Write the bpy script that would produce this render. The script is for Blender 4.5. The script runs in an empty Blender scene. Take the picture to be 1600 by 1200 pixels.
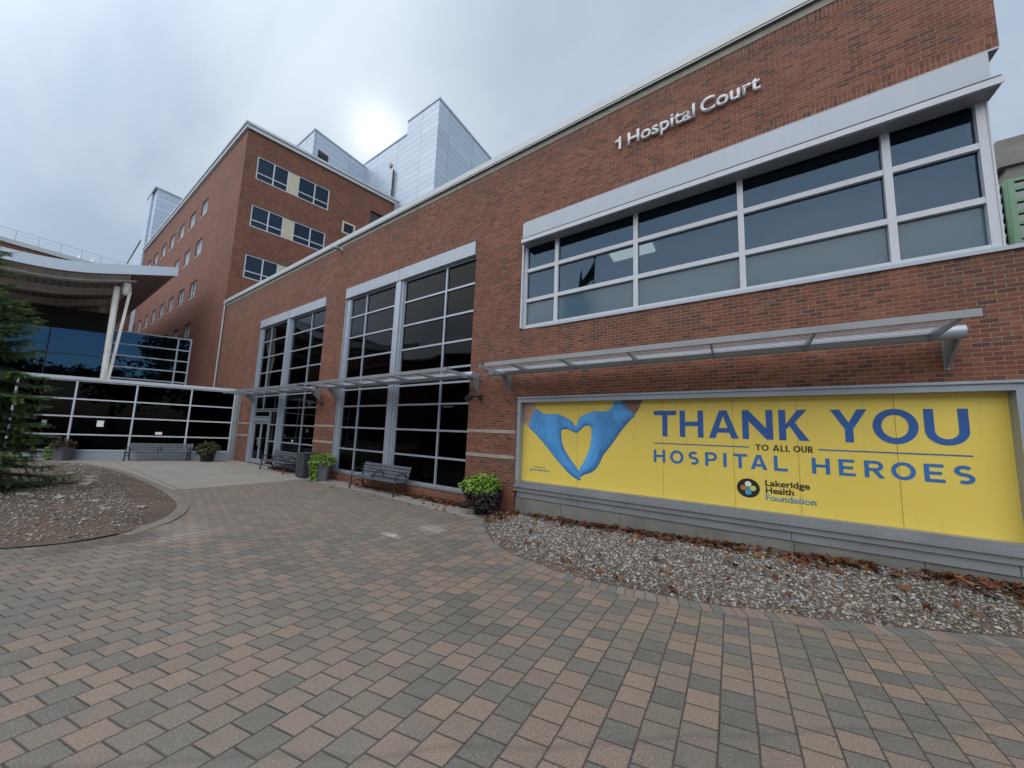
import bpy, bmesh, math, random
from math import sin, cos, pi, radians
from mathutils import Vector, Matrix
from mathutils.geometry import tessellate_polygon
from mathutils import noise as mnoise

random.seed(7)
scene = bpy.context.scene
COL = scene.collection

# ------------------------------------------------------------------ camera
cam_d = bpy.data.cameras.new('camera')
cam = bpy.data.objects.new('camera', cam_d)
COL.objects.link(cam)
cam_d.sensor_width = 36.0
cam_d.lens = 522.83 / 1600 * 36.0
cam_d.shift_x = 0.00622
cam_d.shift_y = 0.01461
cam_d.clip_start = 0.05
cam_d.clip_end = 3000
def cam_rot(yaw, pitch, roll):
    a = pi / 2 + pitch
    return (Matrix.Rotation(yaw, 3, 'Z') @ Matrix.Rotation(a, 3, 'X') @ Matrix.Rotation(roll, 3, 'Z'))
cam.matrix_world = Matrix.Translation((0, 0, 2.0)) @ cam_rot(0.595479769, 0.107771955, 0.0398918718).to_4x4()
scene.camera = cam

# ------------------------------------------------------------------ world: overcast sky with an opening of blue behind the viewer
SUN_DIR = Vector((-0.641, 0.393, 0.655)).normalized()
SUN_EL = math.asin(SUN_DIR.z)
SUN_AZ = math.atan2(SUN_DIR.x, SUN_DIR.y)
world = bpy.data.worlds.new('World')
scene.world = world
world.use_nodes = True
def build_world():
    nt = world.node_tree
    N, L = nt.nodes, nt.links
    N.clear()
    out = N.new('ShaderNodeOutputWorld')
    sky = N.new('ShaderNodeTexSky')
    sky.sky_type = 'NISHITA'
    sky.sun_disc = False
    sky.sun_elevation = SUN_EL
    sky.sun_rotation = SUN_AZ
    bg_sky = N.new('ShaderNodeBackground'); bg_sky.inputs['Strength'].default_value = 0.11
    L.new(sky.outputs[0], bg_sky.inputs['Color'])
    geo = N.new('ShaderNodeTexCoord')
    d = geo.outputs['Generated']
    sep = N.new('ShaderNodeSeparateXYZ'); L.new(d, sep.inputs[0])
    def math_(op, a, b=None, c=None, clamp=False):
        m = N.new('ShaderNodeMath'); m.operation = op; m.use_clamp = clamp
        for i, v in enumerate((a, b, c)):
            if v is None: continue
            if isinstance(v, (int, float)): m.inputs[i].default_value = v
            else: L.new(v, m.inputs[i])
        return m.outputs[0]
    def dot(vec):
        m = N.new('ShaderNodeVectorMath'); m.operation = 'DOT_PRODUCT'
        L.new(d, m.inputs[0]); m.inputs[1].default_value = vec
        return m.outputs['Value']
    zz = math_('MAXIMUM', sep.outputs[2], 0.0)
    den = math_('ADD', zz, 0.22)
    px = math_('DIVIDE', sep.outputs[0], den)
    py = math_('DIVIDE', sep.outputs[1], den)
    cmb = N.new('ShaderNodeCombineXYZ'); L.new(px, cmb.inputs[0]); L.new(py, cmb.inputs[1])
    n1 = N.new('ShaderNodeTexNoise'); n1.inputs['Scale'].default_value = 1.25; n1.inputs['Detail'].default_value = 6; n1.inputs['Roughness'].default_value = 0.5
    st_ = N.new('ShaderNodeMapping'); st_.inputs['Rotation'].default_value = (0, 0, 0.5); st_.inputs['Scale'].default_value = (0.6, 1.5, 1); L.new(cmb.outputs[0], st_.inputs['Vector']); L.new(st_.outputs[0], n1.inputs['Vector'])
    n1.inputs['Distortion'].default_value = 0.35
    # cloud colour
    ramp = N.new('ShaderNodeValToRGB')
    ramp.color_ramp.elements[0].position = 0.36; ramp.color_ramp.elements[0].color = (0.205, 0.262, 0.345, 1)
    ramp.color_ramp.elements[1].position = 0.64; ramp.color_ramp.elements[1].color = (0.345, 0.395, 0.455, 1)
    L.new(n1.outputs[0], ramp.inputs[0])
    # brighter towards the horizon
    hz = math_('SUBTRACT', 1.0, zz, clamp=True)
    hz = math_('POWER', hz, 2.2)
    mixh = N.new('ShaderNodeMixRGB'); mixh.blend_type = 'MIX'
    L.new(math_('MULTIPLY', hz, 0.5), mixh.inputs[0]); L.new(ramp.outputs[0], mixh.inputs[1])
    mixh.inputs[2].default_value = (0.315, 0.38, 0.44, 1)
    # glow of the sun behind the cloud
    ds = math_('MAXIMUM', dot(SUN_DIR), 0.0)
    g1 = math_('MULTIPLY', math_('POWER', ds, 650.0), 0.22)
    g2 = math_('MULTIPLY', math_('POWER', ds, 42.0), 0.06)
    g = math_('ADD', g1, g2)
    gn = math_('MULTIPLY', g, math_('ADD', math_('MULTIPLY', n1.outputs[0], 0.9), 0.55))
    glow = N.new('ShaderNodeMixRGB'); glow.blend_type = 'ADD'; glow.inputs[0].default_value = 1
    gc = N.new('ShaderNodeCombineXYZ')
    L.new(gn, gc.inputs[0]); L.new(math_('MULTIPLY', gn, 0.96), gc.inputs[1]); L.new(math_('MULTIPLY', gn, 0.9), gc.inputs[2])
    L.new(mixh.outputs[0], glow.inputs[1]); L.new(gc.outputs[0], glow.inputs[2])
    bg_c = N.new('ShaderNodeBackground')
    # added fill light: sky boosted and warmed overhead and behind the viewer
    back = math_('MULTIPLY', math_('ADD', dot(Vector((0.12, -0.80, 0.58)).normalized()), 0.05), 1.25, clamp=True)
    back = math_('MULTIPLY', back, back)
    L.new(math_('ADD', 1.0, math_('MULTIPLY', back, 3.0)), bg_c.inputs['Strength'])
    warm = N.new('ShaderNodeMixRGB'); warm.blend_type = 'MULTIPLY'; L.new(back, warm.inputs[0])
    L.new(glow.outputs[0], warm.inputs[1]); warm.inputs[2].default_value = (1.18, 1.0, 0.85, 1)
    L.new(warm.outputs[0], bg_c.inputs['Color'])
    # cloud cover: broken towards +X -Y (behind and right of the camera)
    op = dot(Vector((0.66, -0.74, 0.12)).normalized())
    cov = math_('ADD', math_('MULTIPLY', math_('SUBTRACT', 0.62, op), 3.2), math_('MULTIPLY', math_('SUBTRACT', n1.outputs[0], 0.5), 1.2), clamp=True)
    cov = math_('MAXIMUM', cov, math_('MULTIPLY', math_('SUBTRACT', zz, 0.22), 7.0), clamp=True)
    mix = N.new('ShaderNodeMixShader')
    L.new(cov, mix.inputs[0]); L.new(bg_sky.outputs[0], mix.inputs[1]); L.new(bg_c.outputs[0], mix.inputs[2])
    L.new(mix.outputs[0], out.inputs['Surface'])
build_world()

sun_d = bpy.data.lights.new('sun', 'SUN')
sun_d.energy = 1.0
sun_d.angle = radians(11)
sun_d.color = (1.0, 0.95, 0.88)
sun = bpy.data.objects.new('sun', sun_d)
COL.objects.link(sun)
sun.rotation_euler = SUN_DIR.to_track_quat('Z', 'Y').to_euler()
sun.location = (0, 0, 60)

scene.view_settings.view_transform = 'Standard'
scene.view_settings.look = 'None'
scene.view_settings.exposure = 0.8
scene.view_settings.gamma = 1.0
scene.render.engine = 'CYCLES'
scene.cycles.max_bounces = 8
scene.cycles.transparent_max_bounces = 16

# ------------------------------------------------------------------ helpers: objects
def tag(o, label=None, cat=None, group=None, kind=None):
    if label: o['label'] = label
    if cat: o['category'] = cat
    if group: o['group'] = group
    if kind: o['kind'] = kind
    return o
def thing(name, label, cat, loc=(0, 0, 0), rz=0.0, group=None):
    o = bpy.data.objects.new(name, None)
    o.empty_display_size = 0.3
    COL.objects.link(o)
    o.location = loc; o.rotation_euler = (0, 0, rz)
    return tag(o, label, cat, group)
def link(name, mesh, parent=None, local=False):
    o = bpy.data.objects.new(name, mesh)
    COL.objects.link(o)
    if parent is not None:
        o.parent = parent
        if not local:                         # mesh is in world metres, parent stands elsewhere
            r = parent
            M = Matrix.Identity(4)
            chain = []
            while r is not None:
                chain.append(r); r = r.parent
            for r in reversed(chain):
                M = M @ r.matrix_parent_inverse @ Matrix.LocRotScale(r.location, r.rotation_euler, r.scale)
            o.matrix_parent_inverse = M.inverted()
    return o
class MB:
    def __init__(s): s.v = []; s.f = []; s.m = []; s.sm = []
    def add(s, vs, fs, m=0, smooth=False):
        b = len(s.v); s.v += [tuple(v) for v in vs]
        for f in fs:
            s.f.append(tuple(b + i for i in f)); s.m.append(m); s.sm.append(smooth)
    def obox(s, p, a, b, c, m=0):
        p, a, b, c = Vector(p), Vector(a), Vector(b), Vector(c)
        vs = [p, p + a, p + a + b, p + b, p + c, p + a + c, p + a + b + c, p + b + c]
        fs = [(0, 3, 2, 1), (4, 5, 6, 7), (0, 1, 5, 4), (1, 2, 6, 5), (2, 3, 7, 6), (3, 0, 4, 7)]
        if a.cross(b).dot(c) < 0: fs = [tuple(reversed(f)) for f in fs]
        s.add(vs, fs, m)
        return s
    def box(s, x0, y0, z0, x1, y1, z1, m=0):
        return s.obox((x0, y0, z0), (x1 - x0, 0, 0), (0, y1 - y0, 0), (0, 0, z1 - z0), m)
    def fbox(s, F, u0, u1, d0, d1, z0, z1, m=0):   # box on a wall frame: u along, d outward
        o, u, n = F
        p = o + u * u0 + n * d0 + Vector((0, 0, z0))
        return s.obox(p, u * (u1 - u0), n * (d1 - d0), Vector((0, 0, z1 - z0)), m)
    def tube(s, p0, p1, r, n=12, m=0, r1=None, cap=True):
        return s.poly([p0, p1], [r, r if r1 is None else r1], n, m, cap)
    def poly(s, pts, r, n=8, m=0, cap=True, smooth=True):
        pts = [Vector(p) for p in pts]
        if isinstance(r, (int, float)): r = [r] * len(pts)
        vs = []
        ref = None
        for i, p in enumerate(pts):
            d = (pts[min(i + 1, len(pts) - 1)] - pts[max(i - 1, 0)]).normalized()
            if ref is None:
                ref = Vector((0, 0, 1)) if abs(d.z) < 0.9 else Vector((1, 0, 0))
            x = (ref - d * ref.dot(d)).normalized(); y = d.cross(x); ref = x
            for k in range(n):
                a = 2 * pi * k / n
                vs.append(p + (x * cos(a) + y * sin(a)) * r[i])
        fs = []
        for i in range(len(pts) - 1):
            for k in range(n):
                k2 = (k + 1) % n
                fs.append((i * n + k, i * n + k2, (i + 1) * n + k2, (i + 1) * n + k))
        s.add(vs, fs, m, smooth)
        if cap:
            s.add(vs[:n], [tuple(reversed(range(n)))], m); s.add(vs[-n:], [tuple(range(n))], m)
        return s
    def lathe(s, prof, c, n=20, m=0, sq=0.0, rot=0.0):
        vs = []
        for (r, z) in prof:
            for k in range(n):
                a = 2 * pi * k / n + rot
                rr = r
                if sq: rr = r * (1 - sq + sq / max(abs(cos(a - rot)), abs(sin(a - rot))))
                vs.append((c[0] + rr * cos(a), c[1] + rr * sin(a), c[2] + z))
        fs = []
        for i in range(len(prof) - 1):
            for k in range(n):
                k2 = (k + 1) % n
                fs.append((i * n + k, i * n + k2, (i + 1) * n + k2, (i + 1) * n + k))
        s.add(vs, fs, m, True)
        s.add(vs[:n], [tuple(reversed(range(n)))], m)
        return s
    def prism(s, poly, fn, t, m=0):     # polygon (list of 2D) mapped by fn(a,b,depth)
        n = len(poly)
        tri = tessellate_polygon([[Vector((a, b, 0)) for a, b in poly]])
        va = [fn(a, b, 0) for a, b in poly]; vb = [fn(a, b, t) for a, b in poly]
        s.add(va, [tuple(t_) for t_ in tri], m)
        s.add(vb, [tuple(reversed(t_)) for t_ in tri], m)
        for i in range(n):
            j = (i + 1) % n
            s.add([va[i], va[j], vb[j], vb[i]], [(0, 1, 2, 3)], m)
        return s
    def mesh(s, name, mats, fix=True):
        me = bpy.data.meshes.new(name)
        me.from_pydata(s.v, [], s.f)
        if not isinstance(mats, (list, tuple)): mats = [mats]
        for mt in mats: me.materials.append(mt)
        me.polygons.foreach_set('material_index', s.m)
        me.polygons.foreach_set('use_smooth', s.sm)
        if fix:
            bm = bmesh.new(); bm.from_mesh(me)
            bmesh.ops.recalc_face_normals(bm, faces=bm.faces); bm.to_mesh(me); bm.free()
        me.update()
        return me
    def build(s, name, mats, parent=None, local=False, bevel=0.0, fix=True):
        o = link(name, s.mesh(name, mats, fix), parent, local)
        if bevel:
            b = o.modifiers.new('bevel', 'BEVEL'); b.width = bevel; b.segments = 2; b.limit_method = 'ANGLE'
        return o
def structure(o): o['kind'] = 'structure'; return o
def copy_tree(root, loc, rz, label):
    r = root.copy(); COL.objects.link(r)
    r.location = loc; r.rotation_euler = (0, 0, rz); r['label'] = label
    for ch in list(root.children):
        c = ch.copy(); COL.objects.link(c); c.parent = r
        for g in list(ch.children):
            e = g.copy(); COL.objects.link(e); e.parent = c
    return r

# ------------------------------------------------------------------ helpers: materials
class NT:
    def __init__(s, name):
        s.mat = bpy.data.materials.new(name); s.mat.use_nodes = True
        s.t = s.mat.node_tree; s.N = s.t.nodes; s.L = s.t.links
        s.bsdf = s.N['Principled BSDF']; s.out = s.N['Material Output']
    def val(s, sock, v):
        if isinstance(v, (int, float)): sock.default_value = v
        elif isinstance(v, (tuple, list, Vector)):
            sock.default_value = tuple(v) if len(v) == len(sock.default_value) else tuple(v) + (1,)
        else: s.L.new(v, sock)
    def math(s, op, a, b=None, c=None, clamp=False):
        m = s.N.new('ShaderNodeMath'); m.operation = op; m.use_clamp = clamp
        for i, v in enumerate((a, b, c)):
            if v is not None: s.val(m.inputs[i], v)
        return m.outputs[0]
    def pos(s):
        g = s.N.new('ShaderNodeNewGeometry'); return g
    def objc(s):
        return s.N.new('ShaderNodeTexCoord').outputs['Object']
    def noise(s, vec, scale, detail=4, rough=0.55, out=0):
        n = s.N.new('ShaderNodeTexNoise'); n.inputs['Scale'].default_value = scale
        n.inputs['Detail'].default_value = detail; n.inputs['Roughness'].default_value = rough
        s.L.new(vec, n.inputs['Vector']); return n.outputs[out]
    def ramp(s, fac, stops, interp='LINEAR'):
        r = s.N.new('ShaderNodeValToRGB'); r.color_ramp.interpolation = interp
        e = r.color_ramp.elements
        while len(e) < len(stops): e.new(0.5)
        for i, (p, c) in enumerate(stops):
            e[i].position = p; e[i].color = tuple(c) + (1,) if len(c) == 3 else c
        s.val(r.inputs[0], fac); return r.outputs[0]
    def mix(s, fac, a, b, mode='MIX'):
        m = s.N.new('ShaderNodeMixRGB'); m.blend_type = mode
        s.val(m.inputs[0], fac); s.val(m.inputs[1], a); s.val(m.inputs[2], b); return m.outputs[0]
    def vscale(s, vec, k):
        m = s.N.new('ShaderNodeVectorMath'); m.operation = 'MULTIPLY'
        s.L.new(vec, m.inputs[0]); m.inputs[1].default_value = k; return m.outputs[0]
    def bump(s, h, strength, dist):
        b = s.N.new('ShaderNodeBump'); b.inputs['Strength'].default_value = strength; b.inputs['Distance'].default_value = dist
        s.L.new(h, b.inputs['Height']); s.L.new(b.outputs[0], s.bsdf.inputs['Normal']); return b.outputs[0]
    def wavy(s, k):
        g = s.pos(); n = s.noise(g.outputs['Position'], 0.8, 2, 0.4, out=1)
        a = s.N.new('ShaderNodeVectorMath'); a.operation = 'SUBTRACT'; s.L.new(n, a.inputs[0]); a.inputs[1].default_value = (0.5, 0.5, 0.5)
        b = s.N.new('ShaderNodeVectorMath'); b.operation = 'MULTIPLY_ADD'; s.L.new(a.outputs[0], b.inputs[0]); b.inputs[1].default_value = (k, k, k); s.L.new(g.outputs['Normal'], b.inputs[2])
        c = s.N.new('ShaderNodeVectorMath'); c.operation = 'NORMALIZE'; s.L.new(b.outputs[0], c.inputs[0]); return c.outputs[0]
    def sep(s, vec):
        n = s.N.new('ShaderNodeSeparateXYZ'); s.L.new(vec, n.inputs[0]); return n.outputs
    def comb(s, x, y, z=0.0):
        n = s.N.new('ShaderNodeCombineXYZ'); s.val(n.inputs[0], x); s.val(n.inputs[1], y); s.val(n.inputs[2], z); return n.outputs[0]
    def set(s, **k):
        for n, v in k.items(): s.val(s.bsdf.inputs[n.replace('_', ' ')], v)
def plain(name, col, rough=0.5, metal=0.0, var=0.12, scale=3.0, bump=0.0, grime=0.0):
    t = NT(name)
    p = t.pos().outputs['Position']
    n = t.noise(p, scale, 5)
    c = t.mix(t.ramp(n, [(0.3, (0, 0, 0)), (0.7, (1, 1, 1))]), tuple(x * (1 - var) for x in col), tuple(min(1, x * (1 + var)) for x in col))
    if grime:
        st = t.noise(t.vscale(p, (2.2, 2.2, 0.35)), 2.4, 6, 0.7)
        c = t.mix(t.math('MULTIPLY', t.ramp(st, [(0.5, (0, 0, 0)), (0.72, (1, 1, 1))]), grime), c, tuple(x * 0.45 for x in (0.5, 0.42, 0.34)))
    t.set(Base_Color=c, Roughness=t.math('ADD', rough - 0.07, t.math('MULTIPLY', n, 0.14)), Metallic=metal)
    if bump: t.bump(t.noise(p, scale * 14, 4), bump, 0.01)
    return t.mat
def brick_mat(name, soldier=False, mortar=(0.235, 0.19, 0.15), tint=1.0, dark=0.0, runoff=False):
    t = NT(name)
    g = t.pos()
    P = t.sep(g.outputs['Position']); Nn = t.sep(g.outputs['Normal'])
    facing_x = t.math('GREATER_THAN', t.math('ABSOLUTE', Nn[0]), 0.6)
    u = t.math('ADD', t.math('MULTIPLY', P[0], t.math('SUBTRACT', 1.0, facing_x)), t.math('MULTIPLY', P[1], facing_x))
    v = P[2]
    bw, bh = (0.058, 0.205) if soldier else (0.176, 0.0667)
    row = t.math('FLOOR', t.math('DIVIDE', v, bh))
    off = 0.0 if soldier else t.math('MULTIPLY', t.math('MODULO', t.math('ABSOLUTE', row), 2.0), 0.5)
    uu = t.math('ADD', t.math('DIVIDE', u, bw), off)
    col = t.math('FLOOR', uu)
    fu = t.math('SUBTRACT', uu, col); fv = t.math('SUBTRACT', t.math('DIVIDE', v, bh), row)
    du = t.math('MULTIPLY', t.math('MINIMUM', fu, t.math('SUBTRACT', 1.0, fu)), bw)
    dv = t.math('MULTIPLY', t.math('MINIMUM', fv, t.math('SUBTRACT', 1.0, fv)), bh)
    edge = t.math('MINIMUM', du, dv)
    m = t.math('SUBTRACT', 1.0, t.math('DIVIDE', t.math('SUBTRACT', edge, 0.0036), 0.0025), clamp=True)
    wn = t.N.new('ShaderNodeTexWhiteNoise'); wn.noise_dimensions = '2D'; t.L.new(t.comb(row, col), wn.inputs['Vector'])
    rnd = wn.outputs['Value']
    k = tint * 0.72
    c = t.ramp(rnd, [(0.0, (0.115 * k, 0.045 * k, 0.032 * k)), (0.12, (0.17 * k, 0.057 * k, 0.036 * k)), (0.38, (0.222 * k, 0.072 * k, 0.041 * k)),
                     (0.7, (0.252 * k, 0.083 * k, 0.045 * k)), (0.93, (0.285 * k, 0.101 * k, 0.054 * k)), (1.0, (0.30 * k, 0.125 * k, 0.075 * k))])
    pos = g.outputs['Position']
    fine = t.noise(pos, 60, 4, 0.7)
    c = t.mix(0.35, c, t.mix(1.0, c, t.ramp(fine, [(0.25, (0.5, 0.5, 0.5)), (0.75, (1.45, 1.4, 1.4))]), 'MULTIPLY'))
    big = t.noise(pos, 0.55, 4, 0.6)
    c = t.mix(1.0, c, t.ramp(big, [(0.3, (0.84, 0.82, 0.82)), (0.7, (1.1, 1.1, 1.1))]), 'MULTIPLY')
    # soot and water streaks
    st = t.noise(t.vscale(pos, (1.0, 1.0, 0.22)), 1.6, 7, 0.72)
    c = t.mix(t.math('MULTIPLY', t.ramp(st, [(0.55, (0, 0, 0)), (0.80, (1, 1, 1))]), 0.42 + dark), c, (0.055, 0.035, 0.032))
    if runoff:
        sk = t.noise(t.comb(t.math('MULTIPLY', P[0], 3.2), t.math('MULTIPLY', P[2], 0.35), 0.0), 1.0, 7, 0.75)
        for top, depth, x0 in ((4.80, 1.0, -4.7), (9.95, 0.8, -40.0), (1.36, 0.6, -40.0)):
            band = t.math('SUBTRACT', 1.0, t.math('DIVIDE', t.math('SUBTRACT', top, v), depth), clamp=True)
            band = t.math('MULTIPLY', band, t.math('MULTIPLY', t.math('LESS_THAN', v, top), t.math('GREATER_THAN', P[0], x0)))
            c = t.mix(t.math('MULTIPLY', t.math('MULTIPLY', band, t.ramp(sk, [(0.40, (0, 0, 0)), (0.62, (1, 1, 1))])), 0.62), c, (0.05, 0.032, 0.028))
        ef = t.noise(t.comb(t.math('MULTIPLY', P[0], 0.8), t.math('MULTIPLY', P[2], 0.5), 3.0), 1.3, 7, 0.7)
        c = t.mix(t.math('MULTIPLY', t.ramp(ef, [(0.60, (0, 0, 0)), (0.78, (1, 1, 1))]), 0.22), c, (0.36, 0.27, 0.22))
    mc = t.mix(t.ramp(t.noise(pos, 2.2, 4), [(0.35, (0, 0, 0)), (0.65, (1, 1, 1))]), tuple(x * 0.72 for x in mortar), mortar)
    c = t.mix(m, c, mc)
    t.set(Base_Color=c, Roughness=0.86)
    h = t.math('ADD', t.math('MULTIPLY', m, -1.0), t.math('ADD', t.math('MULTIPLY', fine, 0.3), t.math('MULTIPLY', rnd, 0.25)))
    t.bump(h, 0.7, 0.006)
    return t.mat
def glass_mat(name, tint=(0.30, 0.33, 0.35), refl=0.9, base=0.05, wav=0.02, gcol=(0.92, 0.96, 1.0)):
    t = NT(name)
    t.N.remove(t.bsdf)
    lw = t.N.new('ShaderNodeLayerWeight'); lw.inputs['Blend'].default_value = 0.5
    f = t.math('POWER', lw.outputs['Facing'], 4.0)
    fac = t.math('ADD', t.math('MULTIPLY', f, refl), base, clamp=True)
    tr = t.N.new('ShaderNodeBsdfTransparent'); tr.inputs[0].default_value = tuple(tint) + (1,)
    gl = t.N.new('ShaderNodeBsdfGlossy'); gl.inputs['Roughness'].default_value = 0.015
    gl.inputs['Color'].default_value = tuple(gcol) + (1,)
    p = t.pos().outputs['Position']
    t.L.new(t.wavy(wav), gl.inputs['Normal'])
    mx = t.N.new('ShaderNodeMixShader'); t.L.new(fac, mx.inputs[0]); t.L.new(tr.outputs[0], mx.inputs[1]); t.L.new(gl.outputs[0], mx.inputs[2])
    t.L.new(mx.outputs[0], t.out.inputs['Surface'])
    return t.mat
def glossy_panel(name, col, rough=0.05, spec=0.6):
    t = NT(name)
    p = t.pos().outputs['Position']
    t.set(Base_Color=t.mix(t.noise(p, 0.8, 2), tuple(x * 0.8 for x in col), tuple(x * 1.15 for x in col)), Roughness=rough)
    t.bsdf.inputs['Specular IOR Level'].default_value = spec
    t.L.new(t.wavy(0.012), t.bsdf.inputs['Normal'])
    return t.mat
def attr_mat(name, attr='tone', rough=0.8, bump=0.0, scale=40.0, transl=0.0, gain=1.0):
    t = NT(name)
    a = t.N.new('ShaderNodeAttribute'); a.attribute_name = attr
    n = t.noise(t.pos().outputs['Position'], scale, 3)
    c = t.mix(1.0, a.outputs['Color'], t.ramp(n, [(0.2, (0.72 * gain,) * 3), (0.8, (1.25 * gain,) * 3)]), 'MULTIPLY')
    t.set(Base_Color=c, Roughness=rough)
    if bump: t.bump(n, bump, 0.01)
    if transl:
        td = t.N.new('ShaderNodeBsdfTranslucent'); t.L.new(c, td.inputs[0])
        mx = t.N.new('ShaderNodeMixShader'); mx.inputs[0].default_value = transl
        t.L.new(t.bsdf.outputs[0], mx.inputs[1]); t.L.new(td.outputs[0], mx.inputs[2]); t.L.new(mx.outputs[0], t.out.inputs['Surface'])
    return t.mat
def emit_mat(name, col, s):
    t = NT(name); t.set(Base_Color=col, Emission_Color=col); t.bsdf.inputs['Emission Strength'].default_value = s; return t.mat

M_BRICK = brick_mat('red_brick', runoff=True)
M_SOLDIER = brick_mat('soldier_brick', soldier=True, runoff=True)
M_TBRICK = brick_mat('tower_brick', mortar=(0.17, 0.12, 0.10), tint=1.0)
M_STONE = plain('limestone', (0.28, 0.26, 0.23), 0.85, var=0.15, scale=4, bump=0.25, grime=0.35)
M_CONC = plain('grey_concrete', (0.17, 0.17, 0.155), 0.9, var=0.2, scale=2.2, bump=0.3, grime=0.4)
M_CONCBAND = plain('parapet_concrete', (0.24, 0.23, 0.20), 0.9, var=0.2, scale=3, bump=0.25, grime=0.45)
M_ALU = plain('silver_aluminium', (0.33, 0.37, 0.43), 0.38, 0.35, var=0.06, scale=1.5, grime=0.10)
M_ALUD = plain('dull_aluminium', (0.25, 0.265, 0.285), 0.45, 0.35, var=0.1, scale=1.5, grime=0.2)
M_FASCIA = plain('pale_metal_fascia', (0.33, 0.37, 0.43), 0.42, 0.15, var=0.06, scale=0.9, grime=0.12)
M_COPING = plain('metal_coping', (0.40, 0.43, 0.45), 0.45, 0.2, var=0.06, scale=1.0, grime=0.08)
M_WHITE = plain('white_frame_paint', (0.47, 0.50, 0.55), 0.45, var=0.05, grime=0.08)
M_GLASS = glass_mat('dark_lobby_glass', (0.13, 0.15, 0.17), 0.55, 0.010)
M_WGLASS = glass_mat('black_wing_glass', (0.04, 0.044, 0.05), 0.4, 0.006)
M_UGLASS = glass_mat('tinted_office_glass', (0.34, 0.40, 0.45), 0.8, 0.055, gcol=(0.50, 0.74, 1.0))
M_BLUEGLASS = glass_mat('reflective_blue_glass', (0.06, 0.09, 0.13), 0.8, 0.10, gcol=(0.20, 0.42, 0.72))
M_TGLASS = glass_mat('tower_window_glass', (0.20, 0.24, 0.30), 0.7, 0.035, gcol=(0.5, 0.72, 1.0))
M_FROST = glossy_panel('frosted_film_glass', (0.052, 0.105, 0.145), 0.10, 0.38)
M_ROOMD = plain('dark_interior', (0.05, 0.05, 0.05), 0.8, var=0.2)
M_ROOM = plain('office_interior', (0.28, 0.29, 0.29), 0.8, var=0.1)
M_ROOMW = plain('office_partition', (0.5, 0.5, 0.48), 0.8, var=0.05)
M_LITE = emit_mat('ceiling_panel_light', (1.0, 0.86, 0.66), 1.3)
M_LITEC = emit_mat('lobby_tube_light', (0.85, 0.95, 1.0), 1.6)
M_BLACK = plain('black_painted_metal', (0.02, 0.021, 0.023), 0.45, 0.1, var=0.15)
M_IRON = plain('black_cast_iron', (0.018, 0.019, 0.021), 0.5, 0.2, var=0.2, bump=0.1)
M_SLAT = plain('weathered_grey_slat', (0.075, 0.088, 0.11), 0.55, var=0.22, scale=5)
M_BIN = plain('charcoal_slat', (0.045, 0.05, 0.062), 0.6, var=0.2, scale=6)
M_POTG = plain('grey_pot', (0.14, 0.145, 0.17), 0.6, var=0.12, scale=5)
M_POTB = plain('black_pot', (0.012, 0.012, 0.013), 0.35, var=0.2, scale=5)
M_SOIL = plain('potting_soil', (0.03, 0.02, 0.013), 0.95, var=0.3, scale=20, bump=0.4)
M_PAPER = plain('white_paper', (0.75, 0.76, 0.76), 0.8, var=0.03)
M_CANOPY = plain('canopy_white_steel', (0.76, 0.74, 0.69), 0.6, var=0.12, scale=0.8, grime=0.5)
M_CANFAS = plain('canopy_blue_grey_fascia', (0.50, 0.56, 0.64), 0.4, 0.2, var=0.05, scale=0.4)
M_DARKROOF = plain('dark_roofing', (0.06, 0.06, 0.06), 0.9, var=0.2)
M_PANEL = plain('beige_infill_panel', (0.47, 0.42, 0.33), 0.75, var=0.08, scale=2, grime=0.25)

def cladding_mat():
    t = NT('metal_panel_cladding')
    g = t.pos(); P = t.sep(g.outputs['Position']); Nn = t.sep(g.outputs['Normal'])
    fx = t.math('GREATER_THAN', t.math('ABSOLUTE', Nn[0]), 0.6)
    u = t.math('ADD', t.math('MULTIPLY', P[0], t.math('SUBTRACT', 1.0, fx)), t.math('MULTIPLY', P[1], fx))
    def line(x, s, w):
        q = t.math('DIVIDE', x, s); f = t.math('FRACT', q)
        d = t.math('MULTIPLY', t.math('MINIMUM', f, t.math('SUBTRACT', 1.0, f)), s)
        return t.math('LESS_THAN', d, w)
    m = t.math('MAXIMUM', line(P[2], 0.62, 0.022), line(u, 3.3, 0.03))
    wn = t.N.new('ShaderNodeTexWhiteNoise'); wn.noise_dimensions = '2D'
    t.L.new(t.comb(t.math('FLOOR', t.math('DIVIDE', P[2], 0.62)), t.math('FLOOR', t.math('DIVIDE', u, 3.3))), wn.inputs['Vector'])
    base = t.ramp(wn.outputs['Value'], [(0, (0.38, 0.45, 0.54)), (1, (0.43, 0.50, 0.59))])
    c = t.mix(m, base, (0.25, 0.29, 0.35))
    t.set(Base_Color=c, Roughness=0.42, Metallic=0.25)
    t.bump(t.math('MULTIPLY', m, -1.0), 0.5, 0.02)
    return t.mat
M_CLAD = cladding_mat()

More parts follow.
